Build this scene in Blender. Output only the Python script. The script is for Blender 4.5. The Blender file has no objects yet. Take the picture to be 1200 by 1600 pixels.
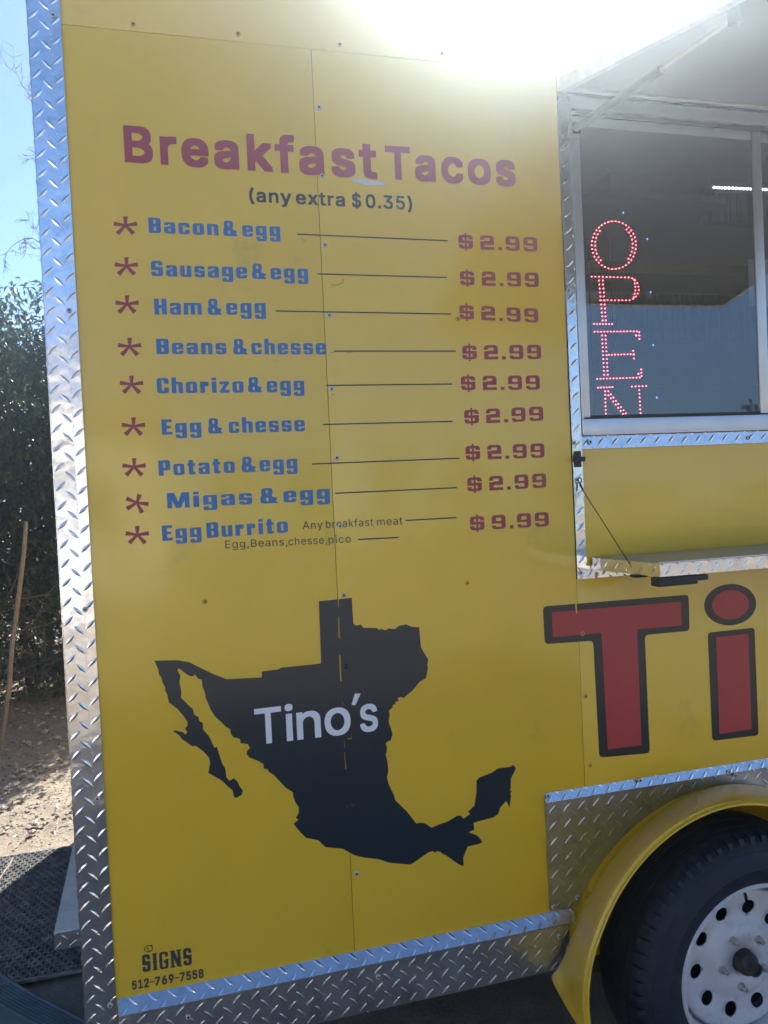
import bpy, bmesh, math, random
from mathutils import Vector, Matrix
from mathutils.geometry import delaunay_2d_cdt
random.seed(7)
S = bpy.context.scene
COL = S.collection
PI = math.pi
rad = math.radians

# ---------------------------------------------------------------- camera
F, D, EYE = 1300.0, 1.95, 1.56                    # focal length in photo pixels, distance to the trailer wall, eye height
rx, ry, rz = 1.54271322, -0.0466083328, -0.274144736
CM = Matrix.Rotation(rz, 3, 'Z') @ Matrix.Rotation(rx, 3, 'X') @ Matrix.Rotation(ry, 3, 'Z')
CP = Vector((0, -D, EYE))
cd = bpy.data.cameras.new('camera'); cam = bpy.data.objects.new('camera', cd); COL.objects.link(cam)
cd.sensor_fit = 'VERTICAL'; cd.sensor_height = 36; cd.lens = F / 1600 * 36
cd.clip_start = 0.02; cd.clip_end = 500
cam.matrix_world = Matrix.Translation(CP) @ CM.to_4x4()
S.camera = cam

# ---------------------------------------------------------------- sky, sun, exposure
SUN_EL, SUN_AZ = 34.2, 26.5                       # azimuth from the wall's inward normal (+y) towards +x
w = bpy.data.worlds.new('World'); S.world = w; w.use_nodes = True
nt = w.node_tree; bg = nt.nodes['Background']
sky = nt.nodes.new('ShaderNodeTexSky'); sky.sky_type = 'NISHITA'; sky.sun_disc = False
sky.sun_elevation = rad(SUN_EL); sky.sun_rotation = rad(SUN_AZ)
sky.air_density = 0.7; sky.dust_density = 0.0; sky.ozone_density = 4.0
nt.links.new(sky.outputs[0], bg.inputs[0]); bg.inputs[1].default_value = 0.055
sl = bpy.data.lights.new('sun', 'SUN'); sl.energy = 5.0; sl.angle = rad(0.5); sl.color = (1, .95, .87)
so = bpy.data.objects.new('sun', sl); COL.objects.link(so)
sdir = Vector((math.sin(rad(SUN_AZ)) * math.cos(rad(SUN_EL)), math.cos(rad(SUN_AZ)) * math.cos(rad(SUN_EL)), math.sin(rad(SUN_EL))))
so.rotation_euler = sdir.to_track_quat('Z', 'Y').to_euler(); so.location = sdir * 20
S.view_settings.view_transform = 'Standard'; S.view_settings.look = 'None'
S.view_settings.exposure = 2.22; S.view_settings.gamma = 1; S.view_settings.use_curve_mapping = False
S.cycles.max_bounces = 8; S.cycles.volume_bounces = 0; S.cycles.transparent_max_bounces = 12
S.cycles.sample_clamp_indirect = 4.0
S.cycles.use_denoising = True
HAZE_DENSITY, HAZE_G = 0.028, 0.91

# ---------------------------------------------------------------- helpers
def P3(p, y=0.0):
    """point of the vertical plane y seen at photo pixel p"""
    d = CM @ Vector(((p[0] - 600) / F, -(p[1] - 800) / F, -1.0))
    return CP + d * ((y + D) / d.y)
def P2(p, y=0.0):
    v = P3(p, y); return (v.x, v.z)
def G3(p, z=0.0):
    d = CM @ Vector(((p[0] - 600) / F, -(p[1] - 800) / F, -1.0))
    return CP + d * ((z - EYE) / d.z)

def link(o, parent=None):
    COL.objects.link(o)
    if parent is not None: o.parent = parent
    return o
def tag(o, label=None, cat=None, group=None, kind=None):
    if label: o['label'] = label
    if cat: o['category'] = cat
    if group: o['group'] = group
    if kind: o['kind'] = kind
    return o
def thing(name, label, cat, group=None):
    o = bpy.data.objects.new(name, None); COL.objects.link(o); o.empty_display_size = .1
    return tag(o, label, cat, group)
def mesh_obj(name, verts, faces, mat, parent=None, smooth=False, mats=None, midx=None):
    me = bpy.data.meshes.new(name); me.from_pydata([tuple(v) for v in verts], [], faces)
    for m in (mats or [mat]): me.materials.append(m)
    if midx: me.polygons.foreach_set('material_index', midx)
    if smooth: me.polygons.foreach_set('use_smooth', [True] * len(me.polygons))
    me.update()
    return link(bpy.data.objects.new(name, me), parent)
def bm_obj(name, bm, mat, parent=None, smooth=False):
    bmesh.ops.recalc_face_normals(bm, faces=bm.faces)
    me = bpy.data.meshes.new(name); bm.to_mesh(me); bm.free(); me.materials.append(mat)
    if smooth:
        me.polygons.foreach_set('use_smooth', [True] * len(me.polygons))
        try: me.set_sharp_from_angle(angle=rad(35))
        except Exception: pass
    return link(bpy.data.objects.new(name, me), parent)
def add_box(bm, a, b, bevel=0.0):
    r = bmesh.ops.create_cube(bm, size=1.0)
    vs = r['verts']
    c = [(a[i] + b[i]) / 2 for i in range(3)]; s = [abs(b[i] - a[i]) for i in range(3)]
    for v in vs: v.co = Vector((v.co.x * s[0] + c[0], v.co.y * s[1] + c[1], v.co.z * s[2] + c[2]))
    if bevel > 0:
        es = list({e for v in vs for e in v.link_edges})
        bmesh.ops.bevel(bm, geom=es, offset=bevel, segments=2, affect='EDGES', profile=.6)
def box(name, a, b, mat, parent=None, bevel=0.0):
    bm = bmesh.new(); add_box(bm, a, b, bevel); return bm_obj(name, bm, mat, parent, smooth=bevel > 0)
def tube(bm, pts, rs, seg=8, cap=True):
    pts = [Vector(p) for p in pts]
    if not hasattr(rs, '__len__'): rs = [rs] * len(pts)
    rings = []; ref = None
    for i, p in enumerate(pts):
        t = (pts[min(i + 1, len(pts) - 1)] - pts[max(i - 1, 0)]).normalized()
        if ref is None:
            ref = Vector((0, 0, 1)) if abs(t.z) < .9 else Vector((1, 0, 0))
        u = (ref - t * ref.dot(t)).normalized(); ref = u; v = t.cross(u)
        rings.append([bm.verts.new(p + (u * math.cos(2 * PI * k / seg) + v * math.sin(2 * PI * k / seg)) * rs[i]) for k in range(seg)])
    for a, b in zip(rings, rings[1:]):
        for k in range(seg): bm.faces.new((a[k], a[(k + 1) % seg], b[(k + 1) % seg], b[k]))
    if cap: bm.faces.new(rings[0][::-1]); bm.faces.new(rings[-1])
def tube_obj(name, pts, rs, mat, parent=None, seg=10):
    bm = bmesh.new(); tube(bm, pts, rs, seg); return bm_obj(name, bm, mat, parent, smooth=True)

# ---- 2-D shape engine: union of polygons minus others, as one flat sheet standing just proud of its surface
def rr(x0, y0, x1, y1, r=0.0, n=4):
    r = min(r, (x1 - x0) / 2 - 1e-4, (y1 - y0) / 2 - 1e-4)
    if r <= 0: return [(x0, y0), (x1, y0), (x1, y1), (x0, y1)]
    o = []
    for cx, cy, a in ((x1 - r, y0 + r, -90), (x1 - r, y1 - r, 0), (x0 + r, y1 - r, 90), (x0 + r, y0 + r, 180)):
        for k in range(n + 1):
            t = rad(a + 90 * k / n); o.append((cx + r * math.cos(t), cy + r * math.sin(t)))
    return o
def ell(cx, cy, a, b, n=28, tilt=0):
    c, s = math.cos(tilt), math.sin(tilt)
    return [(cx + a * math.cos(2*PI*k/n) * c - b * math.sin(2*PI*k/n) * s, cy + a * math.cos(2*PI*k/n) * s + b * math.sin(2*PI*k/n) * c) for k in range(n)]
def shape(pos, neg=()):
    verts, faces = [], []
    for poly in list(pos) + list(neg):
        if sum(p[0] * q[1] - q[0] * p[1] for p, q in zip(poly, list(poly[1:]) + [poly[0]])) < 0: poly = list(poly)[::-1]
        b = len(verts); verts += [Vector(p) for p in poly]; faces.append(list(range(b, b + len(poly))))
    vo, eo, fo, _, _, of = delaunay_2d_cdt(verts, [], faces, 1, 1e-6)
    npos = len(pos)
    keep = [f for f, o in zip(fo, of) if any(i < npos for i in o) and not any(i >= npos for i in o)]
    return [tuple(v) for v in vo], keep
def round_poly(pts, r, n=4):
    """round the corners of a polygon"""
    out = []; N = len(pts)
    for i in range(N):
        p, a, b = Vector(pts[i]), Vector(pts[i - 1]), Vector(pts[(i + 1) % N])
        da, db = (a - p), (b - p); q = min(r, da.length * .45, db.length * .45)
        s, e = p + da.normalized() * q, p + db.normalized() * q
        for k in range(n + 1):
            t = k / n; out.append(tuple((s * (1 - t) + p * t) * (1 - t) + (p * (1 - t) + e * t) * t))
    return out
def letters(name, v2, f2, m, parent, y):
    """a lettering part whose every letter is a sheet of its own"""
    par = list(range(len(v2)))
    def find(a):
        while par[a] != a: par[a] = par[par[a]]; a = par[a]
        return a
    for f in f2:
        for b in f[1:]: par[find(b)] = find(f[0])
    gr = {}
    for f in f2: gr.setdefault(find(f[0]), []).append(f)
    if len(gr) == 1: return decal(name, v2, f2, m, parent, y)
    o = bpy.data.objects.new(name, None); link(o, parent); o.empty_display_size = .02
    for fs in gr.values():
        ids = sorted({i for f in fs for i in f}); mp = {i: k for k, i in enumerate(ids)}
        decal('letter', [v2[i] for i in ids], [tuple(mp[i] for i in f) for f in fs], m, o, y)
    return o
def decal(name, v2, f2, mat, parent, y=-0.0006):
    ff = [(f[0], f[1], f[2]) for f in f2]
    o = mesh_obj(name, [(a, y, b) for a, b in v2], ff, mat, parent)
    me = o.data
    # every triangle faces the street (-y)
    flip = [p.index for p in me.polygons if p.normal.y > 0]
    if flip:
        bm = bmesh.new(); bm.from_mesh(me); bm.faces.ensure_lookup_table()
        for i in flip: bm.faces[i].normal_flip()
        bm.to_mesh(me); bm.free()
    return o

# ---------------------------------------------------------------- materials
def nodes(name):
    m = bpy.data.materials.new(name); m.use_nodes = True
    t = m.node_tree; return m, t, t.nodes['Principled BSDF']
def noise(t, scale, detail=4, rough=.6, vec=None):
    n = t.nodes.new('ShaderNodeTexNoise'); n.inputs['Scale'].default_value = scale
    n.inputs['Detail'].default_value = detail; n.inputs['Roughness'].default_value = rough
    if vec: t.links.new(vec, n.inputs['Vector'])
    return n
def objco(t):
    g = t.nodes.new('ShaderNodeNewGeometry'); return g.outputs['Position']
def ramp(t, src, stops):
    r = t.nodes.new('ShaderNodeValToRGB'); el = r.color_ramp.elements
    while len(el) < len(stops): el.new(.5)
    for e, (p, c) in zip(el, stops): e.position = p; e.color = (*c, 1) if len(c) == 3 else c
    t.links.new(src, r.inputs[0]); return r.outputs[0]
def bump(t, b, srcs):
    prev = None
    for s, st, dist in srcs:
        n = t.nodes.new('ShaderNodeBump'); n.inputs['Strength'].default_value = st; n.inputs['Distance'].default_value = dist
        t.links.new(s, n.inputs['Height'])
        if prev: t.links.new(prev, n.inputs['Normal'])
        prev = n.outputs[0]
    t.links.new(prev, b.inputs['Normal'])
def mat(name, col, rough=.5, metal=0.0, var=0.0, vscale=8, coat=0.0, coat_r=.08, bumps=(), spec=.5, dirt=None, rvar=0.0):
    m, t, b = nodes(name); v = objco(t)
    b.inputs['Base Color'].default_value = (*col, 1); b.inputs['Roughness'].default_value = rough
    b.inputs['Metallic'].default_value = metal; b.inputs['Specular IOR Level'].default_value = spec
    b.inputs['Coat Weight'].default_value = coat; b.inputs['Coat Roughness'].default_value = coat_r
    out = None
    if var > 0:
        n = noise(t, vscale, 6, .65, v)
        out = ramp(t, n.outputs[0], [(.3, [c * (1 - var) for c in col]), (.7, [min(1, c * (1 + var)) for c in col])])
        t.links.new(out, b.inputs['Base Color'])
    if dirt:
        dc, lo, hi, sc = dirt
        n2 = noise(t, sc, 8, .7, v)
        f = ramp(t, n2.outputs[0], [(lo, (0, 0, 0)), (hi, (1, 1, 1))])
        mx = t.nodes.new('ShaderNodeMix'); mx.data_type = 'RGBA'
        t.links.new(f, mx.inputs['Factor'])
        if out: t.links.new(out, mx.inputs['A'])
        else: mx.inputs['A'].default_value = (*col, 1)
        mx.inputs['B'].default_value = (*dc, 1); t.links.new(mx.outputs['Result'], b.inputs['Base Color'])
    if rvar > 0:
        n3 = noise(t, 5, 6, .7, v)
        mr = t.nodes.new('ShaderNodeMapRange'); mr.inputs['From Min'].default_value = .3; mr.inputs['From Max'].default_value = .7
        mr.inputs['To Min'].default_value = max(.02, rough - rvar); mr.inputs['To Max'].default_value = rough + rvar
        t.links.new(n3.outputs[0], mr.inputs['Value']); t.links.new(mr.outputs[0], b.inputs['Roughness'])
    if bumps:
        bump(t, b, [(noise(t, s, 3, .5, v).outputs[0], st, d) for s, st, d in bumps])
    return m

YELLOW = mat('yellow_paint', (.82, .53, .035), .34, 0, .045, 1.6, coat=1.0, coat_r=.13, bumps=((420, .10, .0006), (7, .22, .008), (1.7, .32, .03)), rvar=.05, dirt=((.42, .30, .05), .60, .92, 6))
FENDER = mat('fender_paint', (.80, .51, .04), .36, 0, .05, 3, coat=.3, coat_r=.16, bumps=((300, .08, .0006),), dirt=((.40, .30, .12), .55, .95, 7))
GAPMAT = mat('trailer_frame', (.10, .08, .03), .7)
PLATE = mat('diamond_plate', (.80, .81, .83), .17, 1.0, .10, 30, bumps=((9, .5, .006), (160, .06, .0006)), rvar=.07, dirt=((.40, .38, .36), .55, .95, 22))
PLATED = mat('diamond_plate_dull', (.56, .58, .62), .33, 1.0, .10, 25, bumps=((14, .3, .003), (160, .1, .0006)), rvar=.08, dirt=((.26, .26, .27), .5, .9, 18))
ALU = mat('window_aluminium', (.66, .68, .72), .38, .85, .05, 20, bumps=((120, .05, .0005),), dirt=((.4, .4, .4), .6, .95, 20))
SEAL = mat('rubber_seal', (.035, .038, .042), .6)
BLACKV = mat('black_vinyl', (.020, .021, .023), .34, 0, .15, 4, coat=.35, coat_r=.15, bumps=((420, .06, .0005), (6, .2, .006)))
NAVY = mat('dark_emblem_vinyl', (.007, .018, .030), .33, 0, .12, 5, coat=.45, coat_r=.12, bumps=((420, .06, .0005), (6, .2, .006)))
REDV = mat('red_vinyl', (.44, .045, .045), .42, 0, .08, 6, coat=.3, coat_r=.2, bumps=((400, .05, .0005), (6, .15, .005)))
MAROON = mat('maroon_lettering', (.36, .055, .075), .45, 0, .08, 12)
BLUEL = mat('blue_lettering', (.055, .185, .43), .45, 0, .08, 12)
GREYL = mat('charcoal_lettering', (.045, .05, .055), .5, 0, .1, 12)
WHITEV = mat('white_vinyl', (.82, .83, .85), .4, 0, .04, 12)
SCREW = mat('screw_steel', (.58, .58, .57), .5, .3, .15, 60)
SCREWY = mat('painted_screw', (.56, .37, .03), .4)
SCREWR = mat('painted_recess', (.10, .075, .02), .6)
RECESS = mat('screw_recess', (.012, .012, .012), .6)
BLACKM = mat('black_metal', (.016, .016, .018), .45, 0, .2, 30)
TYRE = mat('tyre_rubber', (.010, .017, .027), .66, 0, .25, 20, bumps=((90, .25, .001),), dirt=((.06, .06, .058), .52, .9, 26))
RIM = mat('white_wheel_paint', (.62, .62, .63), .33, 0, .05, 9, coat=.35, coat_r=.2, dirt=((.20, .17, .14), .56, .88, 34))
HUB = mat('hub_grease_cap', (.05, .047, .045), .55, .2, .3, 30, dirt=((.12, .10, .08), .5, .9, 30))
NUT = mat('zinc_nut', (.60, .57, .50), .32, .9, .2, 60)
ROOM = mat('kitchen_wall', (.22, .22, .22), .5, .2, .1, 3)
STEEL = mat('kitchen_steel', (.5, .5, .5), .3, 1, .1, 10)
HATCHM = mat('hatch_underside', (.36, .38, .40), .45, .25, .06, 3, bumps=((4, .2, .006),))
COUNTER = mat('counter_top', (.42, .42, .40), .35, .3, .08, 6, dirt=((.25, .24, .2), .5, .9, 8))
MATR = mat('ring_mat_rubber', (.10, .105, .11), .38, 0, .3, 30, dirt=((.42, .40, .36), .42, .8, 24))
RUNNER = mat('ribbed_mat_rubber', (.05, .085, .10), .5, 0, .2, 14, dirt=((.12, .13, .13), .45, .85, 9))
WOOD = mat('weathered_stake', (.20, .155, .115), .8, 0, .25, 30, bumps=((60, .4, .002),))
BARK = mat('bare_bark', (.075, .06, .05), .9, 0, .25, 12, bumps=((40, .5, .004),))
TWIG = mat('dry_twigs', (.13, .09, .06), .9, 0, .25, 12)
PALEM = mat('pale_matte', (.7, .7, .68), .7)
VANW = mat('van_white', (.75, .76, .78), .3, 0, coat=.5)
VANB = mat('van_blue', (.05, .12, .42), .3, 0, coat=.5)
VANR = mat('tail_light_red', (.4, .02, .02), .3, 0, coat=.5)
DARKG = mat('dark_glass', (.02, .025, .03), .1)
WALLP = mat('pale_siding', (.48, .45, .41), .8, 0, .08, 3)
ROOFM = mat('grey_shingles', (.12, .11, .11), .9, 0, .2, 6)

def leaf_mat(name, a, b, c):
    m, t, bs = nodes(name)
    gi = t.nodes.new('ShaderNodeNewGeometry')
    col = ramp(t, gi.outputs['Random Per Island'], [(0, a), (.55, b), (1, c)])
    t.links.new(col, bs.inputs['Base Color']); bs.inputs['Roughness'].default_value = .42
    tr = t.nodes.new('ShaderNodeBsdfTranslucent'); t.links.new(col, tr.inputs[0])
    mx = t.nodes.new('ShaderNodeMixShader'); mx.inputs[0].default_value = .4
    t.links.new(bs.outputs[0], mx.inputs[1]); t.links.new(tr.outputs[0], mx.inputs[2])
    t.links.new(mx.outputs[0], t.nodes['Material Output'].inputs[0]); return m
LEAF = leaf_mat('evergreen_leaf', (.016, .034, .014), (.036, .068, .024), (.085, .13, .05))
LITTER = leaf_mat('leaf_litter', (.08, .055, .035), (.17, .125, .08), (.30, .25, .18))

def glass_mat():
    m, t, b = nodes('window_glass'); t.nodes.remove(b)
    fr = t.nodes.new('ShaderNodeFresnel'); gb = t.nodes.new('ShaderNodeNewGeometry')
    mi = t.nodes.new('ShaderNodeMapRange'); mi.inputs['To Min'].default_value = 2.1; mi.inputs['To Max'].default_value = 1 / 2.1   # same reflectance from both faces
    t.links.new(gb.outputs['Backfacing'], mi.inputs['Value']); t.links.new(mi.outputs[0], fr.inputs['IOR'])
    tr = t.nodes.new('ShaderNodeBsdfTransparent'); tr.inputs[0].default_value = (.74, .77, .79, 1)
    gl = t.nodes.new('ShaderNodeBsdfGlossy'); gl.inputs['Roughness'].default_value = .012
    mx = t.nodes.new('ShaderNodeMixShader')
    n = noise(t, 2.2, 2, .5, objco(t)); bp = t.nodes.new('ShaderNodeBump'); bp.inputs['Strength'].default_value = .12; bp.inputs['Distance'].default_value = .01
    t.links.new(n.outputs[0], bp.inputs['Height']); t.links.new(bp.outputs[0], gl.inputs['Normal'])
    t.links.new(fr.outputs[0], mx.inputs[0]); t.links.new(tr.outputs[0], mx.inputs[1]); t.links.new(gl.outputs[0], mx.inputs[2])
    t.links.new(mx.outputs[0], t.nodes['Material Output'].inputs[0]); return m
GLASS = glass_mat()
def emis(name, col, st):
    m, t, b = nodes(name); b.inputs['Base Color'].default_value = (*col, 1)
    b.inputs['Emission Color'].default_value = (*col, 1); b.inputs['Emission Strength'].default_value = st; return m
LEDR = emis('led_red', (1, .10, .13), 5.0)
LEDB = emis('led_blue', (.12, .18, 1), 2.2)
LEDOFF = mat('led_unlit', (.35, .38, .42), .3)
TUBEL = emis('lamp_diffuser', (.9, 1, .97), 4.0)

def ground_mat():
    m, t, b = nodes('dirt_ground'); v = objco(t)
    big = noise(t, .9, 5, .6, v); mid = noise(t, 7, 8, .7, v); fine = noise(t, 90, 4, .7, v)
    c1 = ramp(t, mid.outputs[0], [(.25, (.13, .10, .07)), (.5, (.28, .225, .17)), (.75, (.42, .355, .28))])
    c2 = ramp(t, fine.outputs[0], [(.3, (.13, .10, .075)), (.7, (.50, .43, .34))])
    mx = t.nodes.new('ShaderNodeMix'); mx.data_type = 'RGBA'; mx.inputs['Factor'].default_value = .4
    t.links.new(c1, mx.inputs['A']); t.links.new(c2, mx.inputs['B'])
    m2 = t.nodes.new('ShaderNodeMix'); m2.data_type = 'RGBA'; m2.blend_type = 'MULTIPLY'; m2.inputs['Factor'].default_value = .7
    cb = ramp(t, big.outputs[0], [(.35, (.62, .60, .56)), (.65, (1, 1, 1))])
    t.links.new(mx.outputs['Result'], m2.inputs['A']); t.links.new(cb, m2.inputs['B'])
    t.links.new(m2.outputs['Result'], b.inputs['Base Color']); b.inputs['Roughness'].default_value = .95
    bump(t, b, [(mid.outputs[0], .6, .04), (fine.outputs[0], .6, .008)]); return m
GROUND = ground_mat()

# ---------------------------------------------------------------- the ground
def ground():
    xs = [-28 + 56 * i / 140 for i in range(141)]
    vs = []
    for j in range(141):
        for i in range(141):
            x, y = xs[i], xs[j]
            # finer grid near the trailer
            x = math.copysign(abs(x / 28) ** 2.0 * 28, x); y = math.copysign(abs(y / 28) ** 2.0 * 28, y)
            far = min(1, max(0, (y - 3.0) / 2)) if x < 2 else 0
            z = .010 * math.sin(x * 3.1 + y) * math.sin(y * 2.3) * (.3 + far) + far * .02 * math.sin(5.3 * x + 1) * math.sin(4.1 * y)
            vs.append((x, y, z - .012))
    fs = [(j * 141 + i, j * 141 + i + 1, (j + 1) * 141 + i + 1, (j + 1) * 141 + i) for j in range(140) for i in range(140)]
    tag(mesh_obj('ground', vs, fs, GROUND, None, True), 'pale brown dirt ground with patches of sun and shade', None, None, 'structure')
ground()

# ================================================================ THE TRAILER
XL, XR, ZT, ZB, YD = -.197, 4.9, 2.87, .30, 2.59
XP = -.130                                       # edge of the corner plate
XS1, XS2 = .423, 1.061                           # two vertical seams
ZS = 2.603                                       # seam under the top panel
OX0, OX1, OZ0, OZ1 = 1.062, 2.50, 1.300, 2.56    # the serving opening
T = thing('food_trailer', 'yellow food trailer with breakfast taco menu, diamond plate trim and open serving window', 'food trailer')
T.location = (0, 0, 0)
g = .0006
def panel(x0, z0, x1, z1, m=YELLOW, name='wall_panel'):
    return box(name, (x0 + g, 0, z0 + g), (x1 - g, .004, z1 - g), m, T, .0006)
panel(XL + .004, ZS, 1.9, ZT); panel(1.9, ZS, XR, ZT)
panel(XL + .004, ZB, XS1, ZS); panel(XS1, ZB, XS2, ZS)
panel(XS2, ZB, OX1 + .6, OZ0); panel(OX0, OZ1, OX1 + .6, ZS); panel(OX1 + .6, ZB, XR, ZS)
panel(OX1, OZ0, OX1 + .6, OZ1)
panel(OX0 + .004, OZ0 + .002, OX1 - .004, 1.645, name='wall_panel')       # yellow panel under the window
# frame behind the skins, around the opening
bm = bmesh.new()
for a, b in (((XL + .002, .006, ZB), (OX0, .05, ZT)), ((OX1, .006, ZB), (XR, .05, ZT)), ((OX0, .006, ZB), (OX1, .05, 1.65)), ((OX0, .006, OZ1), (OX1, .05, ZT))):
    add_box(bm, a, b)
bm_obj('wall_frame', bm, GAPMAT, T)
bm = bmesh.new()
add_box(bm, (XL + .001, .0505, ZB), (XL + .04, YD, ZT)); add_box(bm, (XR - .04, .0505, ZB), (XR, YD, ZT)); add_box(bm, (XL + .0405, YD - .04, ZB), (XR - .0405, YD, ZT))
bm_obj('end_walls', bm, YELLOW, T)
bm = bmesh.new(); add_box(bm, (XL + .04, .0505, .9), (XL + .045, YD - .0405, 2.8)); add_box(bm, (XL + .05, YD - .05, .9), (XR - .05, YD - .041, 2.8))
bm_obj('kitchen_lining', bm, ROOM, T)
box('floor', (XL + .041, .051, ZB), (XR - .041, YD - .041, ZB + .08), GAPMAT, T)
box('roof', (XL, 0.0, ZT + .0005), (XR, YD, ZT + .02), ALU, T, .004)
# chassis under the floor
bm = bmesh.new()
add_box(bm, (XL + .06, .35, .19), (XR - .1, .43, ZB - .001)); add_box(bm, (XL + .06, 2.1, .19), (XR - .1, 2.18, ZB - .001))
for x in (.1, .9, 1.9, 2.9, 3.9): add_box(bm, (x, .431, .22), (x + .06, 2.099, ZB - .002))
bm_obj('chassis', bm, BLACKM, T)
tube_obj('axle', [(1.379, .02, .335), (1.379, 2.5, .335)], .035, BLACKM, T)
# kitchen things seen faintly through the glass
bm = bmesh.new(); add_box(bm, (1.2, 1.6, 2.0), (3.4, 1.62, 2.45)); add_box(bm, (1.2, 1.2, 2.18), (2.15, 1.6, 2.2))
for k in range(26): add_box(bm, (2.2 + k * .03, 1.58, 2.22), (2.212 + k * .03, 1.599, 2.44))
bm_obj('range_hood', bm, STEEL, T)
bm = bmesh.new(); q0, q1 = P3((1108, 345), 1.3), P3((1260, 250), 1.3)
for k in range(30):
    x_ = q0.x + (q1.x - q0.x) * k / 30; add_box(bm, (x_, 1.3, q0.z), (x_ + (q1.x - q0.x) / 48, 1.31, q1.z))
add_box(bm, (q0.x, 1.3101, q0.z), (q1.x, 1.36, q1.z)); bm_obj('vent_duct', bm, STEEL, T)
q0, q1 = P3((905, 325), 1.35), P3((1100, 310), 1.35)
bm = bmesh.new(); add_box(bm, (q0.x, 1.2, q0.z), (q1.x, 1.45, q0.z + .03)); add_box(bm, (q0.x + .1, 1.25, q0.z + .0305), (q0.x + .3, 1.4, q0.z + .14), .01); add_box(bm, (q0.x + .36, 1.25, q0.z + .0305), (q0.x + .44, 1.4, q0.z + .10), .01)
bm_obj('kitchen_shelf', bm, ALU, T)
box('work_bench', (1.2, 1.75, .38), (3.9, 2.4, 1.25), STEEL, T, .01)

# ---- diamond plate
PIT = .0425
def plate(name, O, U, V, w, h, m=PLATE, parent=None, ph=(0, 0), thick=.0015, inside=None, base=True, clip=True, poly=None):
    O, U, V = Vector(O), Vector(U).normalized(), Vector(V).normalized(); N = U.cross(V).normalized()
    bm = bmesh.new()
    L, Wd, Ht = .0168, .0046, .0010
    vtx = [(-L, 0, 0), (-L * .45, -Wd * .75, 0), (0, -Wd, 0), (L * .45, -Wd * .75, 0), (L, 0, 0), (L * .45, Wd * .75, 0), (0, Wd, 0), (-L * .45, Wd * .75, 0), (-L * .5, 0, Ht), (0, 0, Ht * 1.15), (L * .5, 0, Ht)]
    fc = [(0, 1, 8), (1, 2, 9, 8), (2, 3, 10, 9), (3, 4, 10), (4, 5, 10), (5, 6, 9, 10), (6, 7, 8, 9), (7, 0, 8)]
    ni, nj = int(w / PIT) + 3, int(h / PIT) + 3
    for i in range(-1, ni):
        for j in range(-1, nj):
            for k in (0, 1):
                cx, cy = (i + .5 * k) * PIT + ph[0], (j + .5 * k) * PIT + ph[1]
                if cx < -L or cx > w + L or cy < -L or cy > h + L: continue
                if inside and not inside(cx, cy): continue
                a = rad(44 if k == 0 else -44) + random.uniform(-.03, .03); c, s = math.cos(a), math.sin(a)
                q = [bm.verts.new((cx + x * c - y * s, cy + x * s + y * c, z)) for x, y, z in vtx]
                for f in fc: bm.faces.new([q[t] for t in f])
    if clip:
        for co, no in (((0, 0, 0), (-1, 0, 0)), ((w, 0, 0), (1, 0, 0)), ((0, 0, 0), (0, -1, 0)), ((0, h, 0), (0, 1, 0))):
            bmesh.ops.bisect_plane(bm, geom=bm.verts[:] + bm.edges[:] + bm.faces[:], plane_co=co, plane_no=no, clear_outer=True)
    if poly:
        top = [bm.verts.new((x, y, .0001)) for x, y in poly]; bot = [bm.verts.new((x, y, -thick)) for x, y in poly]
        bm.faces.new(top)
        for k in range(len(poly)): bm.faces.new((top[k], bot[k], bot[(k + 1) % len(poly)], top[(k + 1) % len(poly)]))
    else: add_box(bm, (0, 0, -thick), (w, h, .0001), .0003)
    bmesh.ops.recalc_face_normals(bm, faces=bm.faces)
    M = Matrix((U, V, N)).transposed()
    for v in bm.verts: v.co = M @ v.co + O
    me = bpy.data.meshes.new(name); bm.to_mesh(me); bm.free(); me.materials.append(m)
    return link(bpy.data.objects.new(name, me), parent)

# corner trim: folded plate, front facets and the side return
ZB0 = .26
xf = -.152
plate('corner_trim', (xf, -.0035, ZB0), (1, 0, 0), (0, 0, 1), XP - xf, ZT - ZB0, parent=T, ph=(.012, .01))
an = rad(5.0)
wl = (xf - XL) / math.cos(an)
plate('corner_trim', (XL, -.0035 + wl * math.sin(an), ZB0), (math.cos(an), -math.sin(an), 0), (0, 0, 1), wl, ZT - ZB0, parent=T, ph=(.012, .01 + PIT * .25))
plate('corner_trim', (XL - .0018, .20, ZB0), (0, -1, 0), (0, 0, 1), .2, ZT - ZB0, parent=T, ph=(.012, .02))

# skirt along the bottom: slanted lip and upright face
ysk = -.022
zlip0, zlip1, zsk = .440, .414, .296
sx0, sx1 = -.126, .987
lv = Vector((0, 0.0 - ysk, zlip0 - zlip1))
lipw = lv.length
plate('skirt_lip', (sx0, ysk, zlip1), (1, 0, 0), lv, sx1 - sx0 + .024, lipw, parent=T, ph=(.01, .004))
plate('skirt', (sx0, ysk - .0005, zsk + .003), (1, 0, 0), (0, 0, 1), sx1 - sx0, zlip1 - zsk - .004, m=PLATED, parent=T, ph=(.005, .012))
box('skirt_end', (sx1 - .001, ysk + .001, zsk), (sx1, -.0005, zlip1), PLATED, T)

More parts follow.
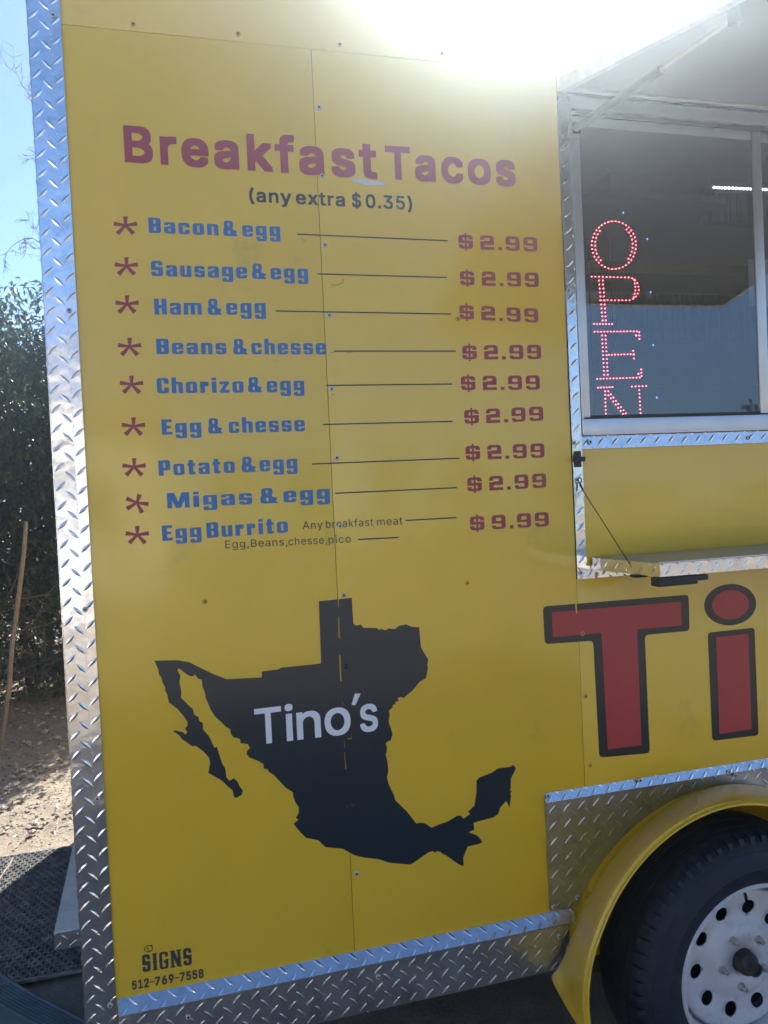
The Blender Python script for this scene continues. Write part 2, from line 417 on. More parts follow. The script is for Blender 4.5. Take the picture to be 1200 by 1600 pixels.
# plate over the wheel arch, with a bent upper lip
AX0, AZ0, AZ1, AXE = .943, .444, .752, 2.55
AC = (1.46, .20)
def arc_pts(cx, cz, r, a0, a1, n): return [(cx + r * math.cos(rad(a0 + (a1 - a0) * k / n)), cz + r * math.sin(rad(a0 + (a1 - a0) * k / n))) for k in range(n + 1)]
apoly = [(0, 0), (.02, 0)] + [(x - AX0, z - AZ0) for x, z in arc_pts(AC[0], AC[1], .50, 151, 29, 20)] + [(AXE - AX0 - .02, 0), (AXE - AX0, 0), (AXE - AX0, AZ1 - AZ0), (0, AZ1 - AZ0)]
ins = lambda a, b: math.hypot(a + AX0 - AC[0], b + AZ0 - AC[1]) > .51
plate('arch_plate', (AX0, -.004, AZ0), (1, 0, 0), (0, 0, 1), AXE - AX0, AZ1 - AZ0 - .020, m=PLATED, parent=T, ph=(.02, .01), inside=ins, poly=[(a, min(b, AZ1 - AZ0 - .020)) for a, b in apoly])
XJ = 1.513
for x0, x1 in ((AX0, XJ), (XJ + .0015, AXE)):
    plate('arch_lip', (x0, -.0105, AZ1 - .0205), (1, 0, 0), (0, .0105, .0215), x1 - x0, .0235, parent=T, ph=(.01, .006))

# trims round the serving opening
plate('opening_trim', (OX0, -.0045, OZ0), (1, 0, 0), (0, 0, 1), .028, OZ1 - OZ0 - .02, parent=T, ph=(.014, .01))
plate('opening_trim', (OX0 + .0285, -.0045, OZ0), (1, 0, 0), (0, 0, 1), OX1 - OX0 - .057, .034, parent=T, ph=(.01, .017))
plate('opening_trim', (OX1 - .028, -.0045, OZ0), (1, 0, 0), (0, 0, 1), .028, OZ1 - OZ0 - .02, parent=T, ph=(.014, .01))
plate('sill_trim', (OX0 + .0285, -.0055, 1.6385), (1, 0, 0), (0, .004, .034), OX1 - OX0 - .057, .034, parent=T, ph=(.012, .017))

# ---- the serving window
W = bpy.data.objects.new('serving_window', None); link(W, T)
wx0, wx1, wz0, wz1 = OX0 + .030, OX1 - .030, 1.674, 2.548
bm = bmesh.new()
add_box(bm, (wx0, -.012, wz0), (wx1, .03, 1.716), .002)           # sill
add_box(bm, (wx0, -.006, 2.515), (wx1, .03, wz1), .002)           # head
add_box(bm, (wx0, -.006, 1.7165), (wx0 + .007, .03, 2.5145), .001)
add_box(bm, (wx1 - .02, -.006, 1.7165), (wx1, .03, 2.5145), .001)
add_box(bm, (wx0, -.0155, 1.674), (wx1, -.0122, 1.6795), .001)
bm_obj('frame', bm, ALU, W, True)
bm = bmesh.new()
add_box(bm, (wx0 + .0072, .004, 1.7165), (wx0 + .0125, .028, 2.5145)); add_box(bm, (wx0 + .013, .006, 1.7165), (wx1 - .0205, .026, 1.7215)); add_box(bm, (wx0 + .013, .006, 2.504), (wx1 - .0205, .026, 2.5145))
bm_obj('rubber_seal', bm, SEAL, W)
xm = 1.690
for x0, x1, yy in ((wx0 + .0135, xm, .010), (xm - .012, wx1 - .0205, .020)):
    Sx = bpy.data.objects.new('sash', None); link(Sx, W)
    bm = bmesh.new()
    add_box(bm, (x0, yy, 1.722), (x0 + .021, yy + .009, 2.5035), .001); add_box(bm, (x1 - (.030 if x1 == xm else .02), yy, 1.722), (x1, yy + .009, 2.5035), .001)
    add_box(bm, (x0 + .0215, yy + .0005, 2.480), (x1 - .0305, yy + .0085, 2.5035), .001)
    bm_obj('sash_frame', bm, ALU, Sx, True)
    box('sash_gasket', (x0 + .022, yy + .001, 1.7222), (x1 - .0305, yy + .008, 1.727), SEAL, Sx)
    box('glass_pane', (x0 + .0215, yy + .003, 1.7272), (x1 - .0305, yy + .006, 2.4798), GLASS, Sx)

# ---- hatch held open above the window
hz0, hy1, hz1 = 2.557, -1.18, 2.30
Hn = bpy.data.objects.new('hatch', None); link(Hn, T)
hv = Vector((0, hy1, hz1 - hz0)); hn = hv.cross(Vector((1, 0, 0))).normalized()
if hn.z < 0: hn = -hn
def hbox(name, x0, x1, s0, s1, t0, t1, m, par, bev=.001):
    bm = bmesh.new(); add_box(bm, (x0, s0, t0), (x1, s1, t1), bev)
    e = hv.normalized()
    for v in bm.verts: v.co = Vector((v.co.x, 0, 0)) + Vector((0, -.006, hz0)) + e * v.co.y + hn * v.co.z
    return bm_obj(name, bm, m, par, True)
HL = hv.length
hbox('hatch_panel', OX0 + .02, OX1 - .02, .02, HL - .02, .006, .028, HATCHM, Hn)
hbox('hatch_skin', OX0 + .002, OX1 - .002, .001, HL - .001, .0285, .031, YELLOW, Hn)
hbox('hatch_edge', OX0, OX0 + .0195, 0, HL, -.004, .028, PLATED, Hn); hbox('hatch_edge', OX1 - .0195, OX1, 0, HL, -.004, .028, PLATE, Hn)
hbox('hatch_edge', OX0 + .02, OX1 - .02, HL - .0195, HL, -.004, .028, PLATE, Hn)
hbox('hinge', OX0 + .02, OX1 - .02, 0.0, .0195, -.002, .005, ALU, Hn)
for k, xs_ in enumerate((OX0 + .035, OX1 - .035)):
    st = bpy.data.objects.new('gas_strut', None); link(st, Hn)
    a, b = Vector((xs_ - (0 if k else .0), -.02, 2.455)), Vector((xs_ - (0 if k else .0), -.62, 2.405))
    tube_obj('strut_cylinder', [a, a.lerp(b, .62)], .010, BLACKM, st); tube_obj('strut_rod', [a.lerp(b, .62), b], .005, STEEL, st)
    box('strut_bracket', (xs_ - .012, -.03, 2.44), (xs_ + .012, -.006, 2.47), BLACKM, st, .002); box('strut_bracket', (xs_ - .008, -.63, 2.395), (xs_ + .008, -.61, 2.425), BLACKM, st, .002)

# ---- fold-down counter shelf
SH = bpy.data.objects.new('counter_shelf', None); link(SH, T)
sy, szt, szb = -.262, 1.354, 1.327
cx0, cx1 = 1.100, 2.46
cxf = 1.136
bm = bmesh.new()
def prism(bm, pts, z0, z1):
    a = [bm.verts.new((x, y, z0)) for x, y in pts]; b = [bm.verts.new((x, y, z1)) for x, y in pts]
    bm.faces.new(a[::-1]); bm.faces.new(b)
    for k in range(len(pts)): bm.faces.new((a[k], a[(k + 1) % len(pts)], b[(k + 1) % len(pts)], b[k]))
prism(bm, [(cx0 + .002, -.009), (cxf + .002, sy + .002), (cx1 - .002, sy + .002), (cx1 - .002, -.009)], szb, szt + .001)
bm_obj('shelf_board', bm, COUNTER, SH)
plate('shelf_edge', (cxf, sy, szb - .003), (1, 0, 0), (0, 0, 1), cx1 - cxf, .031, parent=SH, ph=(.02, .015))
box('shelf_bead', (cxf, sy + .0018, szt + .0012), (cx1, sy + .010, szt + .0042), ALU, SH, .001)
dv = Vector((cxf - cx0, sy + .008, 0))
plate('shelf_edge', (cx0, -.008, szb - .003), dv, (0, 0, 1), dv.length - .001, .031, m=PLATE, parent=SH, ph=(.02, .015))
bm = bmesh.new(); add_box(bm, (1.128, sy - .004, 1.301), (1.235, sy + .03, 1.3225), .004); add_box(bm, (1.236, sy + .002, 1.308), (1.268, sy + .02, 1.3205), .003)
bm_obj('shelf_latch', bm, BLACKM, SH, True)
tube_obj('cable', [(1.074, -.012, 1.546), (1.125, -.17, 1.332)], .0013, BLACKM, SH, 6)
bm = bmesh.new(); tube(bm, [(1.075 + .0055 * math.cos(t * PI / 6), -.012, 1.558 + .0065 * math.sin(t * PI / 6)) for t in range(13)], .0016, 6, False)
tube(bm, [(1.075, -.012, 1.551), (1.079, -.02, 1.532)], .0028, 6)
bm_obj('cable_eye', bm, BLACKM, SH, True)
bm = bmesh.new(); add_box(bm, (1.115, -.19, 1.317), (1.15, -.165, 1.324), .002)
bm_obj('cable_clip', bm, BLACKM, SH, True)
# catch on the left trim
lc = bpy.data.objects.new('hatch_catch', None); link(lc, T)
bm = bmesh.new(); add_box(bm, (1.066, -.010, 1.592), (1.084, -.0055, 1.634), .002); add_box(bm, (1.061, -.018, 1.606), (1.092, -.0102, 1.619), .003)
bm_obj('catch_plate', bm, BLACKM, lc, True)

# ---- screws
def screw_mesh(m, r=.0062):
    vs, fs, mi = [], [], []
    prof = [(r, 0), (r * .95, -.0012), (r * .62, -.0026), (r * .42, -.0027), (r * .36, -.0012)]
    n = 12
    for rr_, y in prof:
        for k in range(n): vs.append((rr_ * math.cos(2 * PI * k / n), y, rr_ * math.sin(2 * PI * k / n)))
    for q in range(len(prof) - 1):
        for k in range(n):
            a, b = q * n + k, q * n + (k + 1) % n; fs.append((a, b, b + n, a + n)); mi.append(1 if q == len(prof) - 2 else 0)
    fs.append(tuple(range((len(prof) - 1) * n, len(prof) * n))); mi.append(1)
    me = bpy.data.meshes.new('screw'); me.from_pydata(vs, [], fs); me.materials.append(m); me.materials.append(RECESS if m is SCREW else SCREWR)
    me.polygons.foreach_set('material_index', mi); me.update(); return me
SM, SMY, SMD = screw_mesh(SCREW), screw_mesh(SCREWY, .0062), screw_mesh(NAVY, .0062)
def screw(px, me=None, y=0.0):
    o = bpy.data.objects.new('screw', me or SM); p = P3(px, y); o.location = (p.x, y, p.z)
    o.rotation_euler = (0, random.uniform(0, 1), 0); link(o, T)
for p in ((498, 168), (503, 275), (507, 383), (514, 493), (518, 608), (526, 715), (531, 822), (537, 930), (557, 1365)): screw(p)
for p in ((208, 38), (372, 53), (531, 70), (690, 84)): screw(p, SCREWY and SMY)
for p in ((320, 940), (730, 911), (910, 990), (915, 1088), (922, 1196), (715, 498)): screw(p, SMY)
for p in ((541, 1041), (546, 1150), (551, 1258)): screw(p, SMD)
for p in ((83, 24), (108, 485), (133, 952), (152, 1248), (172, 1571)): screw(p, None, -.0045)
for p in ((897, 692), (888, 455), (907, 895)): screw(p, None, -.005)
for p in ((922, 691), (1170, 684)): screw(p, None, -.006)
screw((932, 897), None, -.005)
for p in ((856, 1243), (1000, 1219), (1139, 1206), (1149, 1211)): screw(p, None, -.011)
for p in ((865, 1417), (902, 1402)): screw(p, None, -.0045)
for p in ((874, 1463), (591, 1526), (294, 1589)): screw(p, None, ysk - .001)

# ================================================================ LETTERING
def R_(x0, y0, x1, y1, r=0): return rr(x0, y0, x1, y1, r)
st, th, Wb = .265, .165, .64
BIG = R_(-3, -3, 5, 0)
def Gs():
    g = {}
    X = .74
    o = R_(0, 0, Wb, X, .15)
    g['o'] = (Wb, [o], [R_(.25, .15, .39, .59, .05)])
    g['c'] = (Wb, [o], [R_(.25, .15, .39, .59, .05), R_(.34, .29, .9, .44)])
    g['e'] = (Wb, [o], [R_(.25, .44, .39, .60, .04), R_(.25, .14, .39, .31, .03), R_(.34, .23, .9, .31)])
    g['a'] = (Wb, [o, R_(.38, 0, Wb, .5)], [R_(.22, .48, .385, .60, .03), R_(-.2, .43, .23, .53), R_(.25, .13, .385, .33, .04)])
    g['n'] = (Wb, [R_(0, 0, st, X), R_(0, -.4, Wb, X, .14)], [R_(.255, -.5, .39, .59, .05), BIG])
    g['u'] = (Wb, [R_(Wb - st, 0, Wb, X), R_(0, 0, Wb, 1.2, .14)], [R_(.255, .14, .385, 1.4, .05), R_(-1, X, 2, 2)])
    g['h'] = (Wb, [R_(0, 0, st, 1.02), R_(0, -.4, Wb, X, .14)], [R_(.255, -.5, .39, .59, .05), BIG])
    g['m'] = (1.04, [R_(0, 0, st, X), R_(0, -.4, 1.04, X, .14)], [R_(.25, -.5, .395, .59, .05), R_(.65, -.5, .79, .59, .05), BIG])
    g['r'] = (.50, [R_(0, 0, st, X), R_(.2, .44, .50, X, .10), R_(.1, .6, .4, X)], [])
    g['s'] = (.60, [R_(0, 0, .60, X, .14)], [R_(.24, .46, .36, .61, .04), R_(.3, .45, .9, .52), R_(.24, .13, .36, .28, .04), R_(-.2, .22, .3, .29)])
    g['g'] = (Wb, [R_(0, -.25, Wb, X, .13), R_(.4, .5, Wb, X)], [R_(.25, .28, .385, .60, .05), R_(-.2, .02, .385, .115), R_(.24, -.11, .385, .04, .04), R_(-.2, .0, .12, .1)])
    g['i'] = (st, [R_(0, 0, st, X), R_(0, .82, st, 1.0)], [])
    g['z'] = (.56, [R_(0, 0, .56, .19), R_(0, .55, .56, X), [(0, .12), (.25, .12), (.56, .62), (.31, .62)]], [])
    g['t'] = (.46, [R_(.07, .1, .07 + st, .95), R_(0, .57, .46, X), R_(.07, 0, .46, .3, .1)], [R_(.07 + st, .16, 1, .5)])
    g['E'] = (.58, [R_(0, 0, .28, 1), R_(0, 0, .58, .19), R_(0, .81, .58, 1), R_(0, .41, .52, .58)], [])
    g['P'] = (.68, [R_(0, 0, .28, 1), R_(0, .34, .68, 1, .15), R_(0, .34, .4, 1)], [R_(.28, .50, .40, .84, .03)])
    g['B'] = (.70, [R_(0, 0, .70, 1, .15), R_(0, 0, .4, 1)], [R_(.28, .15, .42, .42, .03), R_(.28, .60, .42, .85, .03), [(.72, .46), (.64, .51), (.72, .56)]])
    g['C'] = (.68, [R_(0, 0, .68, 1, .17)], [R_(.28, .15, .41, .85, .05), R_(.36, .38, 1, .62)])
    g['S'] = (.68, [R_(0, 0, .68, 1, .17)], [R_(.26, .62, .42, .84, .04), R_(.34, .60, 1, .70), R_(.26, .16, .42, .38, .04), R_(-.2, .30, .34, .40)])
    g['H'] = (.72, [R_(0, 0, .28, 1), R_(.44, 0, .72, 1), R_(.2, .41, .5, .59)], [])
    g['M'] = (1.02, [R_(0, 0, .22, 1), R_(.80, 0, 1.02, 1), [(.05, 1), (.34, 1), (.62, 0), (.40, 0)], [(.97, 1), (.68, 1), (.40, 0), (.62, 0)]], [])
    g['&'] = (.80, [R_(0, 0, .64, .54, .15), R_(.05, .46, .56, 1, .15), [(.12, .62), (.38, .62), (.80, 0), (.50, 0)], [(.50, .36), (.78, .36), (.72, .2), (.50, .1)]], [R_(.25, .14, .37, .38, .05), R_(.25, .64, .36, .86, .04), [(.60, .62), (.50, .56), (.56, .40), (.70, .40), (.7, .62)]])
    g['G'] = (.74, [R_(0, 0, .74, 1, .17)], [R_(.24, .13, .36, .87, .04), R_(.34, .50, .50, .87), R_(.34, .13, .50, .33), R_(.45, .56, 1, .70)])
    g['N'] = (.80, [R_(0, 0, .24, 1), R_(.56, 0, .80, 1), [(0, 1), (.28, 1), (.80, 0), (.52, 0)]], [])
    g['I'] = (.28, [R_(0, 0, .28, 1)], [])
    return g
BG = Gs()
def Ws():
    g = {}; w = .96
    g['9'] = (w, [R_(0, 0, w, 1, .22)], [R_(.29, .56, .67, .81, .06), R_(-.3, .265, .67, .40), R_(.27, .17, .67, .3, .04)])
    g['2'] = (w, [R_(0, 0, w, 1, .22), R_(0, 0, w, .2), R_(0, 0, .3, .3)], [R_(.28, .62, .67, .82, .05), R_(-.3, .58, .28, .68), R_(.30, .20, 1.4, .365)])
    g['.'] = (.26, [R_(0, 0, .26, .22)], [])
    g['$'] = (w, [R_(0, .02, w, .98, .2), R_(.42, -.12, .54, 1.12)], [R_(.28, .60, .42, .80, .04), R_(.54, .60, .68, .80, .04), R_(.54, .60, 1.4, .68), R_(.28, .20, .42, .41, .04), R_(.54, .20, .68, .41, .04), R_(-.3, .32, .42, .41)])
    return g
WG = Ws()
def western():
    g = {}
    for c in 'SIGN':
        w0, p, n = BG[c]
        sp = [[(-.07, .5), (.06, .40), (.06, .60)], [(w0 + .07, .5), (w0 - .06, .40), (w0 - .06, .60)]] if c in 'IG' else []
        if c == 'N': sp = [[(-.07, .5), (.06, .42), (.06, .58)], [(w0 + .07, .5), (w0 - .06, .42), (w0 - .06, .58)]]
        if c in 'IN':
            xs = (.14,) if c == 'I' else (.12, w0 - .12)
            for x in xs: sp += [R_(x - .2, 0, x + .2, .08), R_(x - .2, .92, x + .2, 1)]
        g[c] = (w0, p + sp, n)
    return g
SG = western()
def line_len(glyphs, s, gap): return sum(glyphs[c][0] for c in s) + gap * (len(s) - 1)
class Deco:
    """collects flat shapes given in photo pixels of the wall and lays them on it as one sheet"""
    def __init__(self): self.v, self.f = [], []
    def add(self, pos, neg, fn):
        v, f = shape(pos, neg); b = len(self.v)
        self.v += [fn(*p) for p in v]; self.f += [tuple(i + b for i in q) for q in f]
    def text(self, glyphs, s, x0, x1, base, h, gap=.16, lean=0.0, y=0.0):
        """base = (xa, ya, xb, yb) px line; h = cap height px"""
        L = line_len(glyphs, s, gap); cx = 0
        for c in s:
            w_, pos, neg = glyphs[c]
            def fn(u, v, cx=cx):
                px = x0 + (x1 - x0) * (cx + u) / L
                t = (px - base[0]) / (base[2] - base[0]); py = base[1] + (base[3] - base[1]) * t
                a = P3((px, py), y); b_ = P3((px, py - h), y)
                return (a.x + lean * v * (b_.z - a.z), a.z + (b_.z - a.z) * v)
            self.add(pos, neg, fn); cx += w_ + gap
    def build(self, name, m, parent, y=-.0007):
        return letters(name, self.v, self.f, m, parent, y)
import os
try:                                              # the plain sans-serif that ships with Blender itself; else its built-in face
    SANS = bpy.data.fonts.load(os.path.join(bpy.utils.resource_path('LOCAL'), 'datafiles', 'fonts', 'Inter.woff2'))
except Exception:
    SANS = None
def font_text(s, sp=1.0, r=0.0):
    """lettering as flat triangles: contours grouped into glyphs, overlapping strokes merged, optionally fattened by r"""
    cu = bpy.data.curves.new('tmp', 'FONT'); cu.body = s; cu.size = 1; cu.resolution_u = 2; cu.fill_mode = 'NONE'; cu.space_character = sp
    if SANS: cu.font = SANS
    o = bpy.data.objects.new('tmp', cu); COL.objects.link(o); dg = bpy.context.evaluated_depsgraph_get()
    me = bpy.data.meshes.new_from_object(o.evaluated_get(dg)); bpy.data.objects.remove(o)
    nx = {}
    for e in me.edges:
        a, b = e.vertices; nx.setdefault(a, []).append(b); nx.setdefault(b, []).append(a)
    seen, loops = set(), []
    for k in range(len(me.vertices)):
        if k in seen or k not in nx: continue
        lp, p, c = [k], None, k; seen.add(k)
        while True:
            n = [q for q in nx[c] if q != p and q not in seen]
            if not n: break
            if p is None and c + 1 in n: n = [c + 1]
            p, c = c, n[0]; seen.add(c); lp.append(c)
        pts = []
        for i in lp:
            q = (me.vertices[i].co.x, me.vertices[i].co.y)
            if not pts or math.hypot(q[0] - pts[-1][0], q[1] - pts[-1][1]) > 1e-5: pts.append(q)
        if len(pts) > 2: loops.append(pts)
    bpy.data.meshes.remove(me); bpy.data.curves.remove(cu)
    area = lambda P: sum(p[0] * q[1] - q[0] * p[1] for p, q in zip(P, P[1:] + P[:1]))
    big = max(loops, key=lambda P: abs(area(P))); sg = 1 if area(big) > 0 else -1
    bb = [(min(p[0] for p in L), max(p[0] for p in L), min(p[1] for p in L), max(p[1] for p in L)) for L in loops]
    grp = list(range(len(loops)))
    for i in range(len(loops)):
        for j in range(i):
            A, B = bb[i], bb[j]
            if A[0] < B[1] and B[0] < A[1] and A[2] < B[3] and B[2] < A[3]:
                gi, gj = grp[i], grp[j]; grp = [gj if q == gi else q for q in grp]
    V, Fo = [], []
    for g_ in sorted(set(grp)):
        ls = [L for L, q in zip(loops, grp) if q == g_]
        v, f = shape([L for L in ls if area(L) * sg > 0], [L for L in ls if area(L) * sg < 0])
        if r:
            pos = []
            for k in range(8):
                dx, dy = r * max(-1, min(1, 1.42 * math.cos(PI * k / 4))), r * max(-1, min(1, 1.42 * math.sin(PI * k / 4)))
                for q in f: pos.append([(v[i][0] + dx, v[i][1] + dy) for i in q])
            v, f = shape(pos)
        n = len(V); V += v; Fo += [tuple(i + n for i in q) for q in f]
    return V, Fo
CAP = max(p[1] for p in font_text('H')[0])
def font_deco(D_, s, x0, x1, base, h, bold=0.0, y=0.0, lean=0.0, sp=1.08):
    v, f = font_text(s, sp, bold)
    xa = min(p[0] for p in v); xb = max(p[0] for p in v); b = len(D_.v)
    for u, q in v:
        px = x0 + (x1 - x0) * (u - xa) / (xb - xa); t = (px - base[0]) / (base[2] - base[0]); py = base[1] + (base[3] - base[1]) * t
        a = P3((px, py), y); c = P3((px, py - h), y)
        D_.v.append((a.x + lean * q, a.z + (c.z - a.z) * (q + 0) / (CAP + bold)))
    for fc in f:
        for k in range(1, len(fc) - 1): D_.f.append((fc[0] + b, fc[k] + b, fc[k + 1] + b))

# title
d = Deco(); font_deco(d, 'Breakfast', 195, 590, (197, 251, 590, 277.5), 55, .026, sp=1.13); d.build('title_lettering', MAROON, T)
d = Deco(); font_deco(d, 'Tacos', 603, 806, (604, 277.5, 806, 289.5), 50, .026, sp=1.13); d.build('title_lettering', MAROON, T)
d = Deco(); b_ = (389.7, 314.5, 644, 327.8)
for s, a, c in (('(any', 389.7, 455.7), ('extra', 462.3, 539.3), ('$', 550, 564.5), ('0.35)', 571.7, 644)): font_deco(d, s, a, c, b_, 20.5, .018)
d.build('surcharge_lettering', GREYL, T)
# dishes
rows = [
 ((('Bacon', 232.7, 341.7), ('&', 349.3, 371.7), ('egg', 379, 438.3)), (237, 364, 387, 370), 24),
 ((('Sausage', 236.7, 386.7), ('&', 394, 416.7), ('egg', 423.3, 481.7)), (247, 431.7, 433, 436.7), 24),
 ((('Ham', 241.7, 315.7), ('&', 325, 347.3), ('egg', 354, 415.7)), (245, 491.7, 365, 492), 25),
 ((('Beans', 245, 354), ('&', 365, 387.3), ('chesse', 393.3, 510)), (245, 553.3, 510, 554), 24),
 ((('Chorizo', 245.7, 381), ('&', 388, 410.7), ('egg', 417.3, 475.7)), (250, 614.7, 428, 613), 24),
 ((('Egg', 253.3, 315), ('&', 325.7, 348.3), ('chesse', 358, 476.7)), (260, 679.3, 470, 674), 24),
 ((('Potato', 248.3, 367.3), ('&', 378, 400.7), ('egg', 406, 465)), (255, 743.3, 412, 736.7), 24),
 ((('Migas', 261.7, 394.3), ('&', 407.3, 435), ('egg', 443.3, 515.7)), (265, 794.3, 450, 785), 24),
 ((('Egg', 254, 315), ('Burrito', 323.3, 450)), (260, 845, 440, 832.7), 24)]
for words, base, h in rows:
    d = Deco()
    for s, a, c in words: d.text(BG, s, a, c, base, h, .18)
    d.build('dish_lettering', BLUEL, T)
d = Deco()
for s, a, c in (('Any', 473.3, 504.3), ('breakfast', 509.3, 583.3), ('meat', 589.3, 629)): font_deco(d, s, a, c, (475, 826.7, 600, 820.7), 12)
for s, a, c in (('Egg,', 352.3, 389), ('Beans,', 392.5, 449), ('chesse,', 451, 511), ('pico', 513.5, 548.3)): font_deco(d, s, a, c, (353, 856.7, 545, 847.7), 12)
d.build('burrito_note', GREYL, T)
# leader lines
for x0, y0, x1, y1 in ((464.3, 366, 699.7, 376.3), (495.7, 428, 698.3, 433.7), (430.7, 486, 705, 490.7), (522, 548.7, 712, 548.7), (509.3, 602.3, 706.7, 600), (504.3, 663.3, 706.7, 658.3), (487.3, 725, 717.7, 716), (523.3, 770.7, 713.7, 762), (633.3, 813.3, 712.7, 808.7), (559.3, 843, 622.7, 839.7)):
    q = [P2((x0, y0 - 1)), P2((x1, y1 - 1)), P2((x1, y1 + 1)), P2((x0, y0 + 1))]
    decal('leader_line', q, [(0, 1, 2), (0, 2, 3)], GREYL, T, -.0007)
# prices
for x0, base, s in ((716.7, (717, 388.7, 840, 393.3), '2.99'), (719, (762, 446.7, 830, 448.3), '2.99'), (718.3, (763, 500.7, 830, 504), '2.99'), (722.7, (723, 562, 846, 561), '2.99'), (720.7, (720, 610, 844, 608.7), '2.99'), (726, (770, 660.7, 838, 657.7), '2.99'), (728, (740, 718.5, 838, 715.3), '2.99'), (730.7, (775, 766, 842, 762.3), '2.99'), (734.7, (780, 826.7, 848, 822.7), '9.99')):
    d = Deco(); d.text(WG, '$', x0, x0 + 22.5, base, 22.3, .27); d.text(WG, s, x0 + 34, x0 + 123, base, 22.3, .27); d.build('price_lettering', MAROON, T)
# asterisks
def arm(a, L, w0=.13, w1=.24):
    c, s = math.cos(a), math.sin(a)
    return [(-s * -w0 + 0, c * -w0), (c * L + s * w1, s * L - c * w1), (c * L - s * w1, s * L + c * w1), (-s * w0, c * w0)]
for (px, py), rot in (((196, 352), 0), ((197.5, 415.5), 0), ((198.5, 475), 0), ((202.5, 541.5), 0), ((205.5, 600.5), 0), ((208.5, 666), 0), ((209.5, 729.5), 0), ((214, 785.5), -16), ((214.5, 835.5), 0)):
    d = Deco(); pos = [arm(rad(a + rot), L, .10, .22) for a, L in ((90, .88), (172, 1.08), (8, 1.08), (229, 1.12), (311, 1.12))] + [ell(0, 0, .16, .16, 10)]
    d.add(pos, [], lambda u, v: P2((px + u * 17, py - v * 15.5))); d.build('asterisk_mark', MAROON, T)

# big letters of the name
PX = lambda a, b: (830 + a * .30833, 880 + b * .30833)
def outline(pts, m, rnd, y, par, name, neg=()):
    w2 = [P2(PX(*p)) for p in pts]
    if rnd: w2 = round_poly(w2, rnd, 5)
    v, f = shape([w2], [[P2(PX(*p)) for p in n] for n in neg]); return decal(name, v, f, m, par, y)
tr = [(103, 248), (757, 195), (762, 315), (535, 335), (558, 920), (387, 943), (355, 353), (110, 375)]
slit = [[(222, 205), (230, 205), (233, 255), (226, 255)]]
o = outline([(59, 219), (797, 159), (802, 342), (575, 364), (601, 962), (345, 985), (314, 393), (68, 410)], BLACKV, .012, -.0006, T, 'big_letter', slit)
outline(tr, REDV, 0, -.0011, o, 'letter_face', slit)
v, f = shape([ell(1008, 210, 132, 105, 36, rad(-6))]); o = decal('big_letter', [P2(PX(*p)) for p in v], f, BLACKV, T, -.0006)
v, f = shape([ell(1009, 210, 93, 75, 32, rad(-6))]); decal('letter_face', [P2(PX(*p)) for p in v], f, REDV, o, -.0011)
o2 = outline([(894, 352), (1131, 326), (1152, 872), (917, 900)], BLACKV, .012, -.0006, T, 'big_letter')
outline([(935, 375), (1099, 358), (1115, 840), (953, 865)], REDV, 0, -.0011, o2, 'letter_face')

# map emblem
A_ = lambda a, b: (220 + a * .28116, 920 + b * .28116)
B_ = lambda a, b: (480 + a * .3, 920 + b * .3)
ea = [(75,399),(205,396),(245,404),(272,408),(300,424),(400,472),(475,502),(672,492),(673,459),(765,448),(780,438),(1002,415),(990,69)]
eb = [(232,47),(240,178),(250,190),(265,190),(280,185),(292,203),(360,204),(375,213),(388,208),(405,217),(425,206),(455,210),(480,192),(515,185),(545,198),(583,200),(592,305),(631,370),(625,395),(629,410),(618,465),(585,485),(550,528),(500,570),(490,563),(470,568),(478,583),(458,590),(460,602),(444,605),(447,615),(424,637),(430,655),(423,690),(445,757),(432,797),(428,790),(409,803),(415,820),(414,850),(407,862),(418,900),(423,950),(415,980),(425,1020),(450,1070),(457,1100),(520,1160),(567,1222),(590,1217),(615,1222),(648,1244),(690,1225),(730,1212),(780,1182),(800,1180),(813,1197),(850,1172),(836,1160),(870,1130),(882,1060),(881,1000),(895,983),(960,958),(995,934),(1055,928),(1072,916),(1087,935),(1060,990),(1060,1040),(1052,1050),(1067,1052),(1055,1070),(1062,1075),(1053,1140),(1037,1103),(1005,1140),(995,1172),(970,1190),(866,1218),(870,1254),(840,1268),(885,1285),(912,1315),(900,1327),(835,1342),(812,1400),(815,1445),(790,1435),(715,1383),(705,1382),(695,1370),(675,1366),(665,1375),(655,1365),(632,1372),(540,1436),(430,1427),(370,1407),(300,1400),(245,1387),(185,1353),(95,1345),(55,1308),(0,1298)]
ec = [(1020,1437),(985,1402),(915,1382),(880,1345),(848,1305),(878,1282),(860,1272),(878,1245),(878,1215),(858,1185),(846,1150),(845,1130),(805,1105),(740,1035),(712,1018),(705,1003),(682,998),(683,975),(650,955),(600,935),(587,915),(592,900),(607,885),(595,862),(555,858),(550,832),(515,825),(500,805),(497,780),(470,765),(445,738),(415,712),(390,675),(360,605),(357,580),(343,545),(338,505),(318,500),(303,477),(285,487),(262,480),(212,442),(203,450),(220,483),(215,520),(225,565),(223,605),(290,670),(297,700),(320,712),(325,735),(345,745),(345,780),(380,820),(410,885),(422,875),(450,965),(470,1000),(475,1045),(492,1067),(518,1053),(538,1072),(550,1100),(568,1120),(560,1145),(530,1162),(517,1155),(510,1120),(480,1095),(450,1065),(374,1022),(385,970),(380,940),(350,905),(305,872),(285,874),(228,835),(215,815),(182,792),(185,785),(235,797),(248,810),(258,795),(243,775),(258,765),(260,740),(240,710),(205,668),(155,630),(148,590),(135,565),(135,545),(120,520),(115,495),(98,470),(98,450)]
emb = [A_(*p) for p in ea] + [B_(*p) for p in eb] + [A_(*p) for p in ec]
negs = []
